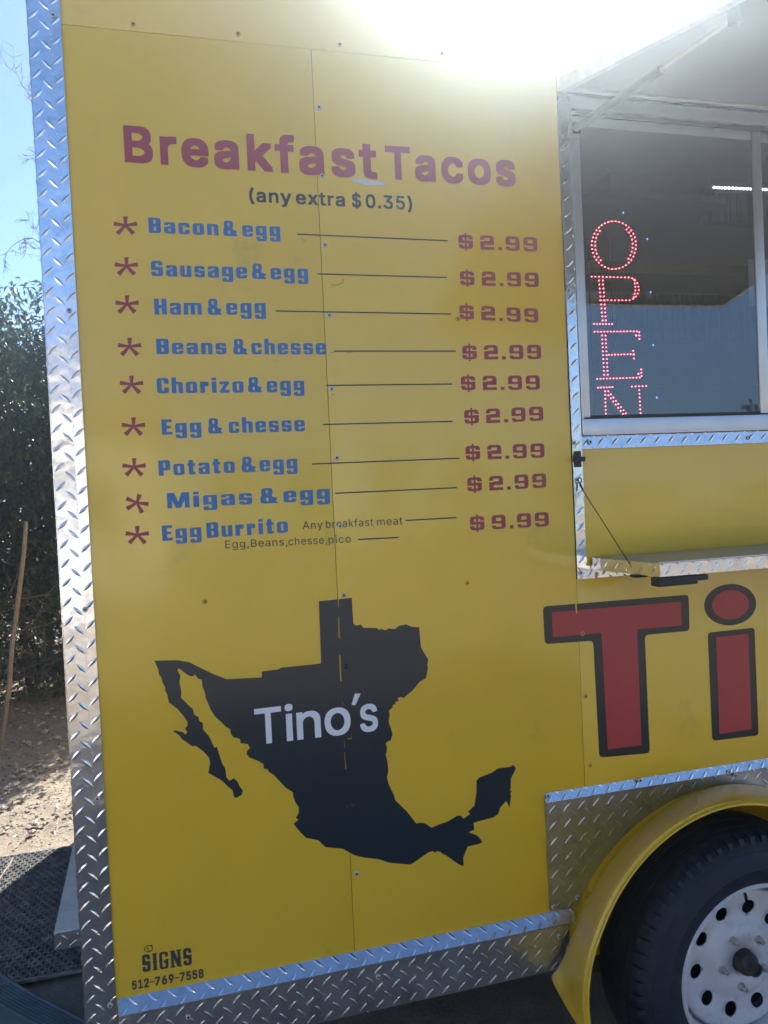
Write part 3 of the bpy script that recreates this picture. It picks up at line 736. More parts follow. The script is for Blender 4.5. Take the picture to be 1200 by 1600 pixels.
for pts in ([(158,50),(163,50),(165,98),(160,98)], [(160,145),(166,145),(171,258),(163,256)], [(167,342),(174,345),(175,400),(180,480),(172,484),(168,400)], [(181,585),(185,585),(187,606),(183,606)], [(192,790),(194,790),(195,830),(193,830)], [(193,850),(196,852),(204,938),(197,940),(196,900)], [(207,772),(222,776),(230,765),(229,754),(234,765),(230,780),(216,785)], [(207,1130),(210,1135),(208,1140)]):
    negs.append([P2(B_(*p)) for p in pts])
v, f = shape([[P2(p) for p in emb]], negs)
EM = decal('map_emblem', v, f, NAVY, T, -.0006)
d = Deco(); eb_ = (421, 1160, 591, 1139.5)
for s, a, c, hh in (('T', 399.5, 441.5, 55), ('i', 447, 459.5, 55), ('n', 464.5, 502, 55), ('o', 508, 548.5, 55), ("'", 549.5, 563, 55), ('s', 563, 591, 55)):
    if s == "'":
        d.add([[(0, .70), (.42, .70), (1, 1.0), (.36, 1.0)]], [], lambda u, v: P2((549 + u * 14.5, 1143.5 - v * 60)))
    else: font_deco(d, s, a, c, eb_, hh, .012)
d.build('emblem_lettering', WHITEV, T, -.0011)
# sign maker's mark
d = Deco(); d.text(SG, 'SIGNS', 223, 300, (223, 1519, 300, 1507), 27, .24); d.build('sign_maker_lettering', GREYL, T)
d = Deco(); font_deco(d, '512', 206.5, 233, (206, 1546, 319, 1526.5), 13.5, .028, lean=0); font_deco(d, '-', 234, 241.5, (206, 1545, 319, 1526), 13.5, .0)
font_deco(d, '769', 242.5, 272, (206, 1546, 319, 1526.5), 13.5, .028, lean=0); font_deco(d, '-', 273, 280.5, (206, 1545, 319, 1526), 13.5, .0); font_deco(d, '7558', 281.5, 318.5, (206, 1546, 319, 1526.5), 13.5, .028, lean=0)
d.build('sign_maker_number', GREYL, T)
bm = bmesh.new()
def scrib(pts, r=.0007): tube(bm, [(P3(p).x, -.0009, P3(p).z) for p in pts], r, 4)
scrib([(232 + 6.5 * math.cos(t), 1482 + 5.2 * math.sin(t) - .4 * math.cos(t)) for t in [k * .45 for k in range(15)]])
scrib([(231, 1478), (230.5, 1484), (234, 1486), (238, 1483), (237.5, 1477.5), (233, 1477), (239, 1476.5)])
bm_obj('sign_maker_flourish', bm, GREYL, T)
# scuffs on the paint
SCUFF = mat('scuff_mark', (.62, .62, .60), .6, 0, .1, 200)
def scuff(pts, m=SCUFF):
    w2 = [P2(p) for p in pts]; v, f = shape([round_poly(w2, .004, 3)]); decal('paint_scuff', v, f, m, T, -.0009)
scuff([(549, 280), (560, 279), (607, 286), (600, 290), (570, 289), (552, 284)])
bm = bmesh.new()
for pts in ([(537, 436), (535, 442), (526, 446), (517, 445)], [(470, 372), (477, 376), (473, 378)], [(516, 551), (524, 550)], [(540, 551), (550, 551)], [(518, 616), (523, 617)]): scrib(pts, .0006)
bm_obj('paint_scratches', bm, mat('scratch', (.30, .22, .04), .7), T)

# ================================================================ FENDER AND WHEEL
def fender():
    wl = [(.925, .297), (.955, .315), (.978, .36), (1.0, .40), (1.022, .43)]
    for a in (146, 140, 134, 128, 122, 116, 110, 104, 98, 93): wl.append((1.508 + .544 * math.cos(rad(a)), .158 + .544 * math.sin(rad(a))))
    ll = [(.905, .262), (.898, .31), (.897, .36), (.903, .41), (.915, .46)]
    lc_, lr = (1.332, .338), .4300
    for a in (155, 147, 139, 131, 123, 115, 107, 99, 91): ll.append((lc_[0] + lr * math.cos(rad(a)), lc_[1] + lr * math.sin(rad(a))))
    def resample(P, n):
        L = [0]
        for a, b in zip(P, P[1:]): L.append(L[-1] + math.hypot(b[0] - a[0], b[1] - a[1]))
        out = []
        for k in range(n):
            s = L[-1] * k / (n - 1); i = max(j for j in range(len(L)) if L[j] <= s + 1e-9); i = min(i, len(P) - 2)
            t = (s - L[i]) / (L[i + 1] - L[i]); out.append((P[i][0] + (P[i+1][0] - P[i][0]) * t, P[i][1] + (P[i+1][1] - P[i][1]) * t))
        return out
    n = 40
    Wp, Lp = resample(wl, n), resample(ll, n)
    # mirror about the wheel for the far half
    for Pq in (Wp, Lp):
        cxm = Pq[-1][0]; Pq += [(2 * cxm - x, z) for x, z in Pq[-2::-1]]
    for Pq in (Wp, Lp):
        for _ in range(4):
            Q = list(Pq)
            for i in range(1, len(Pq) - 1): Pq[i] = ((Q[i-1][0] + 2*Q[i][0] + Q[i+1][0]) / 4, (Q[i-1][1] + 2*Q[i][1] + Q[i+1][1]) / 4)
    N = len(Wp)
    prof = []            # across: from the wall out to the lip, then rolled under
    for t, drop, yy in ((0, 0, -.003), (.12, -.002, -.03), (.35, -.002, -.09), (.6, -.001, -.15), (.8, 0, -.20), (.9, .002, -.225), (.965, .009, -.243), (1, .014, -.250), (1, .019, -.247), (1, .019, -.238), (1, .008, -.232)):
        prof.append((t, drop, yy))
    vs, fs = [], []
    for i in range(N):
        a, b = Wp[i], Lp[i]
        j, k = max(i - 1, 0), min(i + 1, N - 1)
        tx, tz = Lp[k][0] - Lp[j][0], Lp[k][1] - Lp[j][1]; q = math.hypot(tx, tz); nx, nz = tz / q, -tx / q      # inward normal
        for t, dr, yy in prof:
            dr2 = dr - .003 * math.sin(PI * min(t, 1))
            vs.append((a[0] + (b[0] - a[0]) * t + nx * dr2, yy if a[1] > .44 else min(yy, -.036 - .02 * t), a[1] + (b[1] - a[1]) * t + nz * dr2))
    m = len(prof)
    for i in range(N - 1):
        for k in range(m - 1): fs.append((i * m + k, i * m + k + 1, (i + 1) * m + k + 1, (i + 1) * m + k))
    o = mesh_obj('fender', vs, fs, FENDER, T, True)
    s = o.modifiers.new('s', 'SOLIDIFY'); s.thickness = .003
    s2 = o.modifiers.new('b', 'SUBSURF'); s2.levels = 1; s2.render_levels = 1
fender()
def lathe(name, prof, m, parent, c, n=64, smooth=True, mats=None):
    """prof = (radius, y) pairs about the axle through c=(x, z)"""
    vs, fs = [], []
    for r, y in prof:
        for k in range(n): vs.append((c[0] + r * math.cos(2 * PI * k / n), y, c[1] + r * math.sin(2 * PI * k / n)))
    for q in range(len(prof) - 1):
        for k in range(n):
            a, b = q * n + k, q * n + (k + 1) % n; fs.append((a, b, b + n, a + n))
    o = mesh_obj(name, vs, fs, m, parent, smooth)
    bm = bmesh.new(); bm.from_mesh(o.data); bmesh.ops.recalc_face_normals(bm, faces=bm.faces); bm.to_mesh(o.data); bm.free()
    try: o.data.set_sharp_from_angle(angle=rad(40))
    except Exception: pass
    return o
def build_wheel(cx, cz, name='wheel'):
    Wh = bpy.data.objects.new(name, None); link(Wh, T)
    c = (cx, cz)
    prof = [(.205, -.232), (.212, -.243), (.222, -.252), (.245, -.262), (.262, -.2655), (.264, -.264), (.285, -.262), (.302, -.255), (.304, -.257), (.318, -.247), (.331, -.228), (.338, -.205)]
    prof += [(.338, -.190), (.333, -.189), (.333, -.183), (.338, -.182), (.339, -.150), (.334, -.149), (.334, -.142), (.339, -.141), (.339, -.105), (.334, -.104), (.334, -.097), (.338, -.096), (.337, -.075), (.325, -.055), (.27, -.04), (.205, -.06)]
    lathe('tyre', prof, TYRE, Wh, c, 96)
    # shoulder lugs
    bm = bmesh.new()
    for k in range(64):
        a = 2 * PI * k / 64
        r0 = bmesh.ops.create_cube(bm, size=1)['verts']
        for v in r0:
            lx, ly, lz = v.co.x * .012, v.co.y * .022, v.co.z * .024
            rr_ = .327 + lz + ly * .35; x = rr_ * math.cos(a) - lx * math.sin(a); z = rr_ * math.sin(a) + lx * math.cos(a)
            v.co = Vector((cx + x, -.232 + ly + (0 if lz > 0 else -.006), cz + z))
    tag(bm_obj('tread_blocks', bm, TYRE, Wh), kind='stuff')
    # rim: flange, barrel, dish with ten round hand holes and one slot
    lathe('rim', [(.219, -.240), (.2195, -.250), (.216, -.2535), (.211, -.2535), (.2085, -.250), (.205, -.236), (.199, -.226), (.196, -.214), (.190, -.200), (.187, -.17), (.186, -.10), (.20, -.085), (.205, -.07)], RIM, Wh, c, 96)
    n_out, r_hole, rh = 10, .1295, .0185
    circ = lambda cx_, cy_, r, n: [(cx_ + r * math.cos(2*PI*k/n), cy_ + r * math.sin(2*PI*k/n)) for k in range(n)]
    holes = []
    for k in range(10):
        a = rad(76 + 36 * k); holes.append(circ(r_hole * math.cos(a), r_hole * math.sin(a), rh, 18))
    a = rad(76 + 9)
    slot0 = Vector((r_hole * math.cos(rad(76)), r_hole * math.sin(rad(76)))); dd = Vector((math.cos(rad(108)), math.sin(rad(108)))); pp = Vector((-dd.y, dd.x)) * .0045
    holes.append([tuple(slot0 - pp), tuple(slot0 + dd * .046 - pp), tuple(slot0 + dd * .046 + pp), tuple(slot0 + pp)])
    rings = [circ(0, 0, r, 72) for r in (.1845, .172, .158, .148, .111, .100, .093, .086, .078, .031)]
    verts, faces = [], []
    for poly in rings + holes:
        b0 = len(verts); verts += [Vector(p) for p in poly]; faces.append(list(range(b0, b0 + len(poly))))
    vo, eo, fo, _, _, of = delaunay_2d_cdt(verts, [], faces, 1, 1e-6)
    keep = [fc for fc, o_ in zip(fo, of) if o_ and 0 in o_ and not any(i >= len(rings) for i in o_) and (len(rings) - 1) not in o_]
    def dish(r):
        T_ = [(.031, -.191), (.078, -.191), (.086, -.188), (.093, -.183), (.100, -.178), (.111, -.1755), (.148, -.181), (.158, -.184), (.172, -.182), (.1845, -.168), (.2, -.16)]
        for (r0, y0), (r1, y1) in zip(T_, T_[1:]):
            if r <= r1: return y0 + (y1 - y0) * max(0, (r - r0)) / (r1 - r0)
        return T_[-1][1]
    o = mesh_obj('wheel_dish', [(cx + v.x, dish(v.length), cz + v.y) for v in vo], [tuple(f_) for f_ in keep], RIM, Wh, True)
    sd = o.modifiers.new('s', 'SOLIDIFY'); sd.thickness = .004; sd.offset = 0
    try: o.data.set_sharp_from_angle(angle=rad(50))
    except Exception: pass
    lathe('brake_drum', [(.001, -.13), (.180, -.13), (.182, -.06), (.02, -.05)], BLACKM, Wh, c, 40)
    lathe('hub_cap', [(.001, -.234), (.0130, -.234), (.0140, -.241), (.0170, -.242), (.0180, -.238), (.0186, -.228), (.0200, -.2265), (.0240, -.219), (.0270, -.2175), (.0288, -.212), (.0292, -.195), (.0292, -.17)], HUB, Wh, c, 40)
    for k in range(5):
        a = rad(117 - 72 * k + 0); x, z = .0645 * math.cos(a), .0645 * math.sin(a)
        nu = bpy.data.objects.new('lug_nut', None) if False else None
        bm = bmesh.new()
        pr = [(.0100, -.186), (.0102, -.200), (.0082, -.2040), (.0052, -.2045), (.0050, -.2155), (.0038, -.217)]
        rn = []
        for q, (r, y) in enumerate(pr):
            n = 6 if q < 2 else 12; n = 12
            rn.append([bm.verts.new((cx + x + r * (1 if q > 1 or t % 2 == 0 else .93) * math.cos(2*PI*t/n), y, cz + z + r * (1 if q > 1 or t % 2 == 0 else .93) * math.sin(2*PI*t/n))) for t in range(n)])
        for r1, r2 in zip(rn, rn[1:]):
            for t in range(12): bm.faces.new((r1[t], r1[(t+1) % 12], r2[(t+1) % 12], r2[t]))
        bm.faces.new(rn[-1]); bm_obj('lug_nut', bm, NUT, Wh)
    return Wh
build_wheel(1.379, .330)
# wheel well behind
bm = bmesh.new(); add_box(bm, (.99, .006, .25), (2.1, .03, .66)); bm_obj('wheel_well', bm, GAPMAT, T)

# ---- step bumper sticking out at the end
bz = .26
q1, q2 = G3((84, 1458), bz), G3((84, 1482), 0)
bx, by = q1.x, q1.y
SB = bpy.data.objects.new('step_bumper', None); link(SB, T)
plate('step_top', (bx, by, bz), (1, 0, 0), (0, 1, 0), (XL - .002) - bx, 1.45, m=PLATED, parent=SB, ph=(.01, .01))
plate('step_face', (bx, by - .0016, bz - .052), (1, 0, 0), (0, 0, 1), (XL - .002) - bx, .0515, m=PLATED, parent=SB, ph=(.01, .01))
box('step_frame', (bx + .001, by + .001, bz - .052), (XL - .003, by + 1.45, bz - .0017), BLACKM, SB)

# ================================================================ OPEN SIGN BEHIND THE GLASS
YS = .045
OS = thing('open_sign', 'red LED OPEN sign with upright letters stacked behind the serving window glass', 'sign')
px0, pz0 = P2((921, 700), YS); px1, pz1 = P2((1034, 330), YS)
OS.location = (px0 + .08, YS, 1.66)
def at_sign(o): o.parent = OS; o.matrix_parent_inverse = Matrix.Translation(-OS.location); return o
SPM = mat('sign_rail', (.02, .02, .022), .35)
for xr_ in (px0 + .020, px0 + .085): at_sign(box('sign_rail', (xr_, YS + .003, 1.60), (xr_ + .0025, YS + .005, 2.20), SPM))
c7 = lambda a, b: (860 + a * .28333, 130 + b * .28333)
c8 = lambda a, b: (860 + a * .28333, 500 + b * .28333)
LP = {}
def dots(P, conv, step=15.0):
    L = sum(math.hypot(b[0]-a[0], b[1]-a[1]) for a, b in zip(P, P[1:])); n = max(1, round(L / step)); out = []
    for k in range(n + 1):
        s = L * k / n
        for a, b in zip(P, P[1:]):
            l = math.hypot(b[0]-a[0], b[1]-a[1])
            if s <= l + 1e-6: out.append(conv(a[0] + (b[0]-a[0]) * s / l, a[1] + (b[1]-a[1]) * s / l)); break
            s -= l
    return out
oe = [(350 + 122 * math.cos(t), 893 + 132 * math.sin(t)) for t in [2 * PI * k / 38 for k in range(38)]]
LP['O'] = [c7(*p) for p in oe] + [c7(350 + 104 * math.cos(t), 893 + 116 * math.sin(t)) for t in [rad(a + 4) for a in list(range(-52, 46, 11)) + list(range(130, 226, 11))]]
LP['P'] = dots([(228, 1066), (445, 1072), (478, 1095), (490, 1135), (478, 1172), (445, 1197), (275, 1197)], c7, 20) + dots([(268, 1088), (288, 1308)], c7, 21.5) + dots([(289, 1088), (306, 1308)], c7, 21.5) + dots([(462, 1085), (470, 1135), (460, 1180)], c7, 19) + dots([(240, 1328), (340, 1328)], c7, 18)
LP['E'] = dots([(243, 65), (490, 62), (491, 104)], c8, 18) + dots([(472, 85), (474, 86)], c8, 20) + dots([(285, 86), (296, 302)], c8, 21.5) + dots([(304, 86), (316, 302)], c8, 21.5) + dots([(322, 192), (460, 188)], c8, 18) + dots([(457, 170), (461, 212)], c8, 21) + dots([(258, 325), (503, 317), (501, 273)], c8, 18) + dots([(484, 296), (486, 297)], c8, 20)
LP['N'] = dots([(262, 373), (342, 370)], c8, 17) + dots([(450, 367), (528, 364)], c8, 18) + dots([(302, 393), (309, 620)], c8, 21.5) + dots([(490, 386), (503, 620)], c8, 21.5) + dots([(320, 393), (500, 620)], c8, 22) + dots([(320, 415), (495, 640)], c8, 22) + dots([(275, 640), (345, 640)], c8, 17)
ico = bmesh.new(); bmesh.ops.create_icosphere(ico, subdivisions=1, radius=1)
iv = [v.co.copy() for v in ico.verts]; fi = [[v.index for v in f_.verts] for f_ in ico.faces]; ico.free()
def led_obj(name, pts, m, r=.0019):
    vs, fs = [], []
    for p in pts:
        c = P3(p, YS); b0 = len(vs)
        for v_ in iv: vs.append((c.x + v_.x * r, c.y + v_.y * r, c.z + v_.z * r))
        fs += [tuple(i + b0 for i in f_) for f_ in fi]
    return at_sign(mesh_obj(name, vs, fs, m, None, True))
for ch in 'OPEN': led_obj('led_letter', LP[ch], LEDR)
led_obj('border_led', [c7(402, 713), c7(535, 860), c7(553, 1152), c8(567, 138), c8(587, 428)], LEDB, .0022)
led_obj('border_led', [c7(474, 737), c7(537, 960), c7(541, 1056), c7(556, 1250), c7(560, 1345), c8(560, 42), c8(572, 233), c8(577, 332)], LEDOFF, .0020)
# kitchen strip lamp and pale flat sheet
KL = thing('strip_lamp', 'lit white strip lamp in the kitchen behind the serving window', 'lamp'); KL.location = (2.3, 1.15, 2.25)
a_, b_2 = P3((1116, 293), .9), P3((1300, 300), .9)
bm = bmesh.new()
for k in range(34): bmesh.ops.create_icosphere(bm, subdivisions=1, radius=.0055, matrix=Matrix.Translation(a_.lerp(b_2, k / 33)))
tb = tag(bm_obj('lamp_beads', bm, TUBEL), kind='stuff'); tb.parent = KL; tb.matrix_parent_inverse = Matrix.Translation(-KL.location)
hs = box('lamp_housing', (a_.x - .02, .9, a_.z + .006), (b_2.x + .02, .97, a_.z + .03), STEEL, None, .004); hs.parent = KL; hs.matrix_parent_inverse = Matrix.Translation(-KL.location)
KL.location = KL.location
pn = P3((1168, 405), .06), P3((1215, 478), .06)
tag(box('pale_sheet', (pn[0].x, .058, pn[1].z), (pn[1].x, .0595, pn[0].z), PALEM), 'pale flat sheet behind the glass at the right edge of the window', 'flat_sheet')

# ================================================================ MATS ON THE GROUND
def ring_mat():
    vs, fs = [], []
    pitch, ro, ri, h, seg = .0285, .0128, .0096, .013, 12
    c0 = G3((93, 1328)); x1, y1 = -.20, c0.y; x0, y0 = -1.35, 0.98
    r = 0; y = y0
    def tube_ring(cx, cy):
        b = len(vs)
        for k in range(seg):
            c, s = math.cos(2*PI*k/seg), math.sin(2*PI*k/seg)
            vs.extend(((cx + ro*c, cy + ro*s, .001), (cx + ro*c, cy + ro*s, h), (cx + ri*c, cy + ri*s, h), (cx + ri*c, cy + ri*s, .001)))
        for k in range(seg):
            a, d = b + 4*k, b + 4*((k+1) % seg)
            fs.extend(((a, d, d+1, a+1), (a+1, d+1, d+2, a+2), (a+2, d+2, d+3, a+3)))
    def bar(ax, ay, bx_, by_):
        dx, dy = bx_-ax, by_-ay; l = math.hypot(dx, dy); nx, ny = -dy/l*.0016, dx/l*.0016
        b = len(vs)
        for (x_, y_) in ((ax, ay), (bx_, by_)):
            vs.extend(((x_+nx, y_+ny, .002), (x_+nx, y_+ny, h-.001), (x_-nx, y_-ny, h-.001), (x_-nx, y_-ny, .002)))
        fs.extend(((b, b+4, b+5, b+1), (b+1, b+5, b+6, b+2), (b+2, b+6, b+7, b+3)))
    while y < y1 - ro:
        x = x0 + (pitch/2 if r % 2 else 0)
        while x < x1:
            tube_ring(x, y)
            for a in (0, 60, 120):
                c, s = math.cos(rad(a)), math.sin(rad(a)); bar(x + c*ro*.95, y + s*ro*.95, x + c*(pitch-ro*.95), y + s*(pitch-ro*.95))
            x += pitch
        y += pitch * .866; r += 1
    o = thing('ring_mat', 'black rubber ring mat on the dirt beside the trailer corner', 'floor mat')
    tag(mesh_obj('ring_mesh', vs, fs, MATR, o), kind='stuff')
    box('mat_shade_sheet', (x0, y0 - .011, .001), (x1, y1 - .013, .0035), SEAL, o)  # dark sheet added as the shade between the open rings
    box('mat_border', (x0, y1 - .012, .001), (x1, y1 + .002, .013), MATR, o, .002); box('mat_border', (x0, y0 - .02, .001), (x1, y0 - .012, .013), MATR, o, .002)
    o.location = (0, 0, 0)
ring_mat()
# thin pale strip lying on the mat
a, b = G3((20, 1341), .016), G3((-4, 1378), .016)
tag(tube_obj('pale_strip', [a, a.lerp(b, .3) + Vector((.004, 0, 0)), a.lerp(b, .6), b], [.004, .0045, .004, .0035], WOOD), 'thin pale strip lying on the sunny corner of the black ring mat', 'pale_strip')
def runner():
    e = [G3(p) for p in ((-60, 1478), (0, 1525), (50, 1556), (100, 1581), (140, 1602), (200, 1640))]
    # smooth edge resampled; ribs run parallel to it
    pts = []
    for i in range(len(e) - 1):
        for k in range(5): pts.append(e[i].lerp(e[i+1], k / 5))
    pts.append(e[-1])
    for _ in range(6): pts = [pts[0]] + [(pts[i-1] + pts[i]*2 + pts[i+1]) / 4 for i in range(1, len(pts)-1)] + [pts[-1]]
    prof = [(0, .001), (.001, .013), (.008, .016), (.014, .013)]
    x = .016
    for k in range(7): prof += [(x, .010), (x + .003, .010), (x + .004, .0135), (x + .009, .0135)]; x += .011
    prof += [(x, .010), (x + .9, .010)]
    vs, fs = [], []
    for i, p in enumerate(pts):
        t = (pts[min(i+1, len(pts)-1)] - pts[max(i-1, 0)]); t.z = 0; t.normalize(); n = Vector((-t.y, t.x, 0))
        if n.y > 0: n = -n
        for u, z in prof: vs.append((p.x + n.x*u, p.y + n.y*u, z))
    m = len(prof)
    for i in range(len(pts)-1):
        for k in range(m-1): fs.append((i*m+k, i*m+k+1, (i+1)*m+k+1, (i+1)*m+k))
    tag(mesh_obj('ribbed_mat', vs, fs, RUNNER), 'blue grey floor mat with ribbed curved edge in front of the ring mat', 'floor mat')
runner()

# ================================================================ PLANTS
def leaf_cloud(name, n, region, L, mat_, parent, droop=.5):
    vs, fs = [], []
    for _ in range(n):
        c = region()
        if c is None: continue
        a = random.uniform(0, 2*PI); el = random.gauss(-droop, .45)
        d = Vector((math.cos(a)*math.cos(el), math.sin(a)*math.cos(el), math.sin(el)))
        s = d.cross(Vector((0, 0, 1))).normalized(); s = (s + Vector((0, 0, random.uniform(-.6, .6)))).normalized()
        up = s.cross(d).normalized(); l = L * random.uniform(.6, 1.25); w_ = l * random.uniform(.17, .24)
        b = len(vs)
        vs.extend((c, c + d*l*.45 + s*w_ + up*w_*.3, c + d*l*.5, c + d*l*.45 - s*w_ + up*w_*.3, c + d*l - up*l*.12))
        fs.extend(((b, b+1, b+2), (b+1, b+4, b+2), (b, b+2, b+3), (b+2, b+4, b+3)))
    return tag(mesh_obj(name, vs, fs, mat_, parent), kind='stuff')
def bush(label, cx, cy, w_, d_, top, n, name='evergreen_shrub', low=.7, seed=1, blobs=26, L=.075):
    random.seed(seed)
    o = thing(name, label, 'shrub'); o.location = (cx, cy, 0)
    bl = []
    for _ in range(blobs):
        u, v = random.uniform(-1, 1), random.uniform(-1, 1); hmax = top * (1 - .16*abs(u)**2)
        r = random.uniform(.30, .55); bl.append((Vector((u*w_/2, v*d_/2, random.uniform(low, hmax - r*.8))), r))
    for u in (-.8, -.45, -.2, .1, .45, .8): bl.append((Vector((u*w_/2, -d_*.2, top - .42 + random.uniform(-.12, .1))), .42))
    def reg():
        c, r = random.choice(bl); v = Vector((random.gauss(0, 1), random.gauss(0, 1), random.gauss(0, 1))).normalized()
        return c + v * r * random.uniform(.45, 1.08) ** .7
    leaf_cloud('foliage', n, reg, L, LEAF, o)
    bm = bmesh.new()
    for k in range(9):
        x, y = random.uniform(-.4, .4)*w_, random.uniform(-.35, .35)*d_; p = Vector((x*.6, y*.6, 0)); pts = [p]
        for q in range(6): p = p + Vector((x*.12 + random.uniform(-.06, .06), y*.12 + random.uniform(-.06, .06), top*.14)); pts.append(p)
        tube(bm, pts, [.028 - .0035*i for i in range(7)], 6)
    bm_obj('stem', bm, BARK, o, True)
    bm = bmesh.new()
    for k in range(700):
        p = Vector((random.uniform(-.5, .5)*w_, random.uniform(-.75, .45)*d_, random.uniform(0, 1.3))); a = random.uniform(0, 2*PI); pts = [p]
        dd = Vector((math.cos(a), math.sin(a)*.5, random.uniform(-.2, 1.0))).normalized()
        for q in range(4): dd = (dd + Vector((random.uniform(-.3, .3), random.uniform(-.3, .3), random.uniform(-.3, .2)))).normalized(); p = p + dd * random.uniform(.06, .16); pts.append(p)
        tube(bm, pts, [.0045, .004, .003, .0025, .0015], 4, False)
    tag(bm_obj('undergrowth_twigs', bm, TWIG, o), kind='stuff')
    return o
bush('tall dark evergreen shrub behind the trailer corner, left of the plate trim', -1.0, 5.75, 2.9, 1.3, 3.38, 62000, seed=3, blobs=56, low=.22)
bush('dark evergreen thicket standing behind the tall evergreen shrub', -.6, 7.6, 5.4, 1.4, 3.0, 45000, seed=8, L=.12, low=.15, blobs=60)
random.seed(21)
# leaning stake
a, b = P3((42, 815), 4.3), G3((2, 1165)); pts = [a.lerp(b, k / 7) + Vector((random.uniform(-.008, .008), 0, 0)) for k in range(8)]
tag(tube_obj('wooden_stake', pts, [.014, .015, .016, .016, .015, .016, .015, .014], WOOD, None, 7), 'thin brown wooden stake leaning in front of the evergreen shrub', 'stake')
# bare tree
BT = thing('bare_tree', 'leafless tree whose twigs show against the sky left of the trailer', 'tree'); BT.location = (1.7, 4.7, 0)
def bare():
    off = Vector((1.7, 4.7, 0))
    bm = bmesh.new(); tube(bm, [Vector((0, 0, 0)), Vector((.05, 0, 1)), Vector((-.05, 0, 2)), Vector((0, .05, 2.7)), Vector((.1, 0, 3.3)), Vector((.1, .1, 3.9))], [.10, .085, .07, .055, .04, .015], 8)
    bm_obj('trunk', bm, BARK, BT, True)
    bm = bmesh.new()
    def grow(p, d, L, r, dep):
        pts, rs = [p], [r]; n = 5
        for k in range(n):
            d = (d + Vector((random.gauss(0, .16), random.gauss(0, .16), random.gauss(.02, .14)))).normalized(); p = p + d*L/n; pts.append(p); rs.append(r*(1-.75*(k+1)/n))
        tube(bm, pts, rs, 5 if dep > 1 else 3, False)
        if dep > 0:
            for q in range(5 if dep > 1 else 4):
                i = random.randint(1, n); s = d.cross(Vector((random.gauss(0, 1), random.gauss(0, 1), random.gauss(0, 1)))).normalized()
                grow(pts[i], (d*.75 + s*random.uniform(.5, .95)).normalized(), L*random.uniform(.38, .6), rs[i]*.62 + .0017, dep-1)
    tips = [((58, 215), 4.6, 3.2, .75), ((40, 175), 4.6, 3.3, .7), ((70, 265), 4.7, 3.0, .6), ((42, 375), 4.6, 2.6, .75), ((70, 345), 4.5, 2.7, .6)]
    for px, yy, z0, L in tips:
        e = P3(px, yy) - off; s = Vector((.02, 0, z0)); m1 = s.lerp(e, .45) + Vector((0, 0, .12)); m2 = s.lerp(e, .8)
        tube(bm, [s, m1, m2], [.035, .016, .009], 6, False); dd = (e - m2).normalized()
        grow(m2, dd, (e - m2).length + .06, .011, 3)
        grow(m1.lerp(m2, .5), (dd + Vector((0, 0, .5))).normalized(), .3, .009, 2)
    for k in range(16):
        a = random.uniform(-1.2, 2.0); z0 = random.uniform(2.0, 3.5)
        grow(Vector((0, 0, z0)), Vector((math.cos(a), math.sin(a)*.8, .35)).normalized(), random.uniform(.6, .95), .022, 3)
    bm_obj('branches', bm, BARK, BT)
bare()
# leaf litter and small stones beyond the mat
random.seed(5)
def litter():
    vs, fs = [], []
    for _ in range(5200):
        x, y = random.uniform(-2.4, .4), random.uniform(2.15, 5.6); s = random.uniform(.005, .018); a = random.uniform(0, 6.28); b = len(vs)
        z = .004 + random.random()*.012
        for k, (u, v) in enumerate(((-1, 0), (0, -.4), (1, 0), (0, .4))):
            vs.append((x + s*(u*math.cos(a)-v*math.sin(a)), y + s*(u*math.sin(a)+v*math.cos(a)), z + random.uniform(-.004, .010)))
        fs.append((b, b+1, b+2)); fs.append((b, b+2, b+3))
    tag(mesh_obj('leaf_litter', vs, fs, LITTER), 'dry leaves and chips scattered on the dirt beyond the mat', 'leaves', None, 'stuff')
litter()
def stones():
    vs, fs = [], []
    for _ in range(900):
        x, y = random.uniform(-2.2, .3), random.uniform(2.15, 5.2); s = random.choice((.006, .008, .012, .02)) * random.uniform(.6, 1.3); b = len(vs)
        for v_ in iv: vs.append((x + v_.x*s*random.uniform(.7, 1.2), y + v_.y*s*random.uniform(.7, 1.2), s*.2 + v_.z*s*.6))
        fs += [tuple(i + b for i in f_) for f_ in fi]
    tag(mesh_obj('gravel', vs, fs, mat('gravel_stone', (.36, .32, .27), .9, 0, .3, 40)), 'small pale stones scattered over the dirt', 'stones', None, 'stuff')
stones()

# ================================================================ ACROSS THE YARD (mirrored in the bright trim)
VN = thing('parked_van', 'white van with a blue side stripe mirrored in the corner trim', 'van'); VN.location = (-4.4, -7.2, 0)
bm = bmesh.new(); add_box(bm, (-2.3, -1, .45), (1.6, 1, 2.15), .12); add_box(bm, (1.4, -.98, .45), (2.4, .98, 1.25), .12); bm_obj('body', bm, VANW, VN, True)
box('side_stripe', (-2.1, 1.002, .85), (1.5, 1.012, 1.35), VANB, VN)
box('side_window', (.5, 1.002, 1.45), (1.4, 1.012, 1.95), DARKG, VN); box('tail_light', (-2.2, 1.002, .7), (-2.12, 1.014, 1.1), VANR, VN)
for x in (-1.5, 1.6):
    wv = lathe('wheel', [(.001, 1.02), (.2, 1.02), (.22, 1.03), (.34, 1.0), (.34, .8), (.01, .8)], TYRE, VN, (x, .34), 32)
HS = thing('pale_house', 'low pale building across the yard mirrored in the corner trim', 'building'); HS.location = (-9.6, -12.5, 0)
box('wall', (-9, -3, 0), (9, 3, 3.2), WALLP, HS)
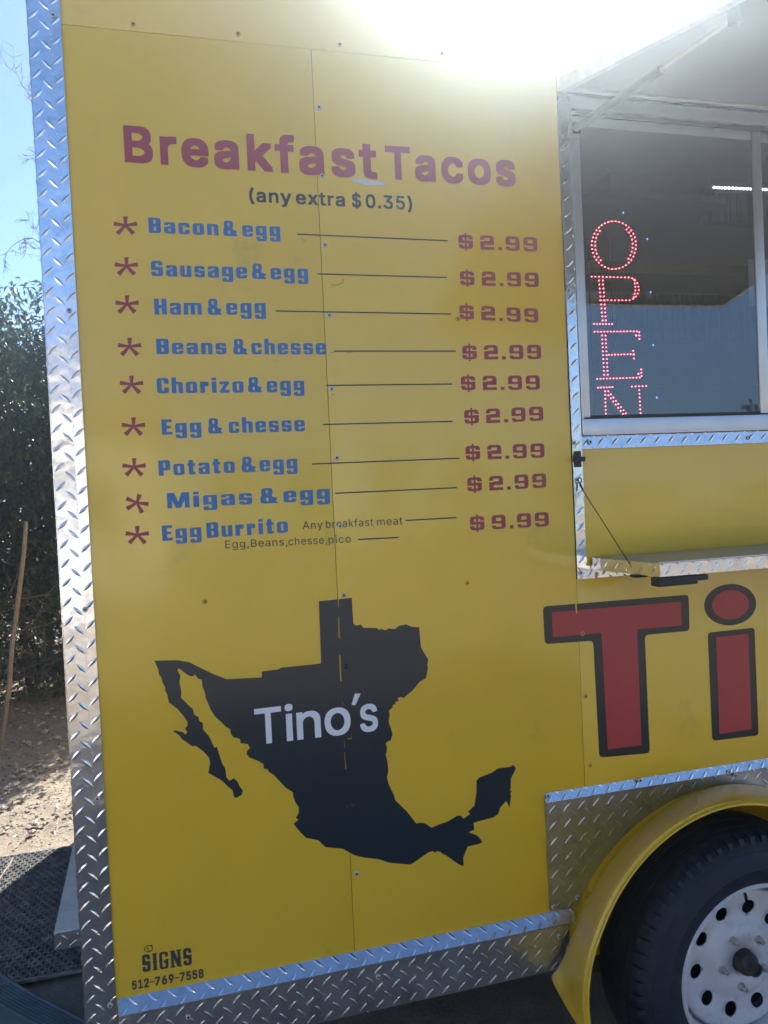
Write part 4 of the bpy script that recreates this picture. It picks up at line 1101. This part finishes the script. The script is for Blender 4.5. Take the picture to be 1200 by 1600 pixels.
bm = bmesh.new(); prism(bm, [(-9.4, -3.4), (9.4, -3.4), (9.4, 3.4), (-9.4, 3.4)], 3.201, 3.6); bm_obj('roof', bm, ROOFM, HS)
for x in (-5, -2, 3, 6.4): box('window', (x, 3.001, 1), (x + 1.2, 3.03, 2.2), DARKG, HS)
box('door', (.6, 3.001, 0), (1.6, 3.03, 2.1), VANB, HS)
random.seed(77)
for k, (x, y, s) in enumerate(((9, -21, 1.0), (4, -24, 1.1), (-16, -7, .9), (15, -16, .9))):
    o = thing('yard_tree', ['broad evergreen tree far right of the pale building', 'tall evergreen tree just right of the pale building', 'small evergreen tree at the left yard side', 'small evergreen tree at the far right yard side'][k], 'tree', 'evergreen trees across the yard'); o.location = (x, y, 0)
    tube_obj('trunk', [(0, 0, 0), (.1, 0, 1.5), (0, .1, 3)], [.2, .15, .1], BARK, o)
    cl = [(Vector((random.gauss(0, 1.1), random.gauss(0, 1.1), random.uniform(1.6, 3.2)))*s, random.uniform(.7, 1.2)*s) for _ in range(16)]
    leaf_cloud('crown', 4500, lambda: (lambda c: c[0] + Vector((random.gauss(0, 1), random.gauss(0, 1), random.gauss(0, 1))).normalized()*c[1]*random.uniform(.6, 1))(random.choice(cl)), .22, LEAF, o)

# ================================================================ HAZE (added to imitate the sun's glare)
def haze():
    bm = bmesh.new(); add_box(bm, (-29, -29, -1.1), (29, 29, 5.0)); o = bm_obj('haze', bm, GAPMAT); o.data.materials.clear()
    m = bpy.data.materials.new('glare_haze'); m.use_nodes = True; t = m.node_tree; t.nodes.clear()
    out = t.nodes.new('ShaderNodeOutputMaterial'); v = t.nodes.new('ShaderNodeVolumePrincipled')
    v.inputs['Color'].default_value = (.72, .86, 1, 1); v.inputs['Density'].default_value = HAZE_DENSITY; v.inputs['Anisotropy'].default_value = HAZE_G
    t.links.new(v.outputs[0], out.inputs['Volume']); o.data.materials.append(m)
    tag(o, 'thin haze added around the trailer to imitate sun glare', None, None, 'stuff')
if HAZE_DENSITY > 0: haze()
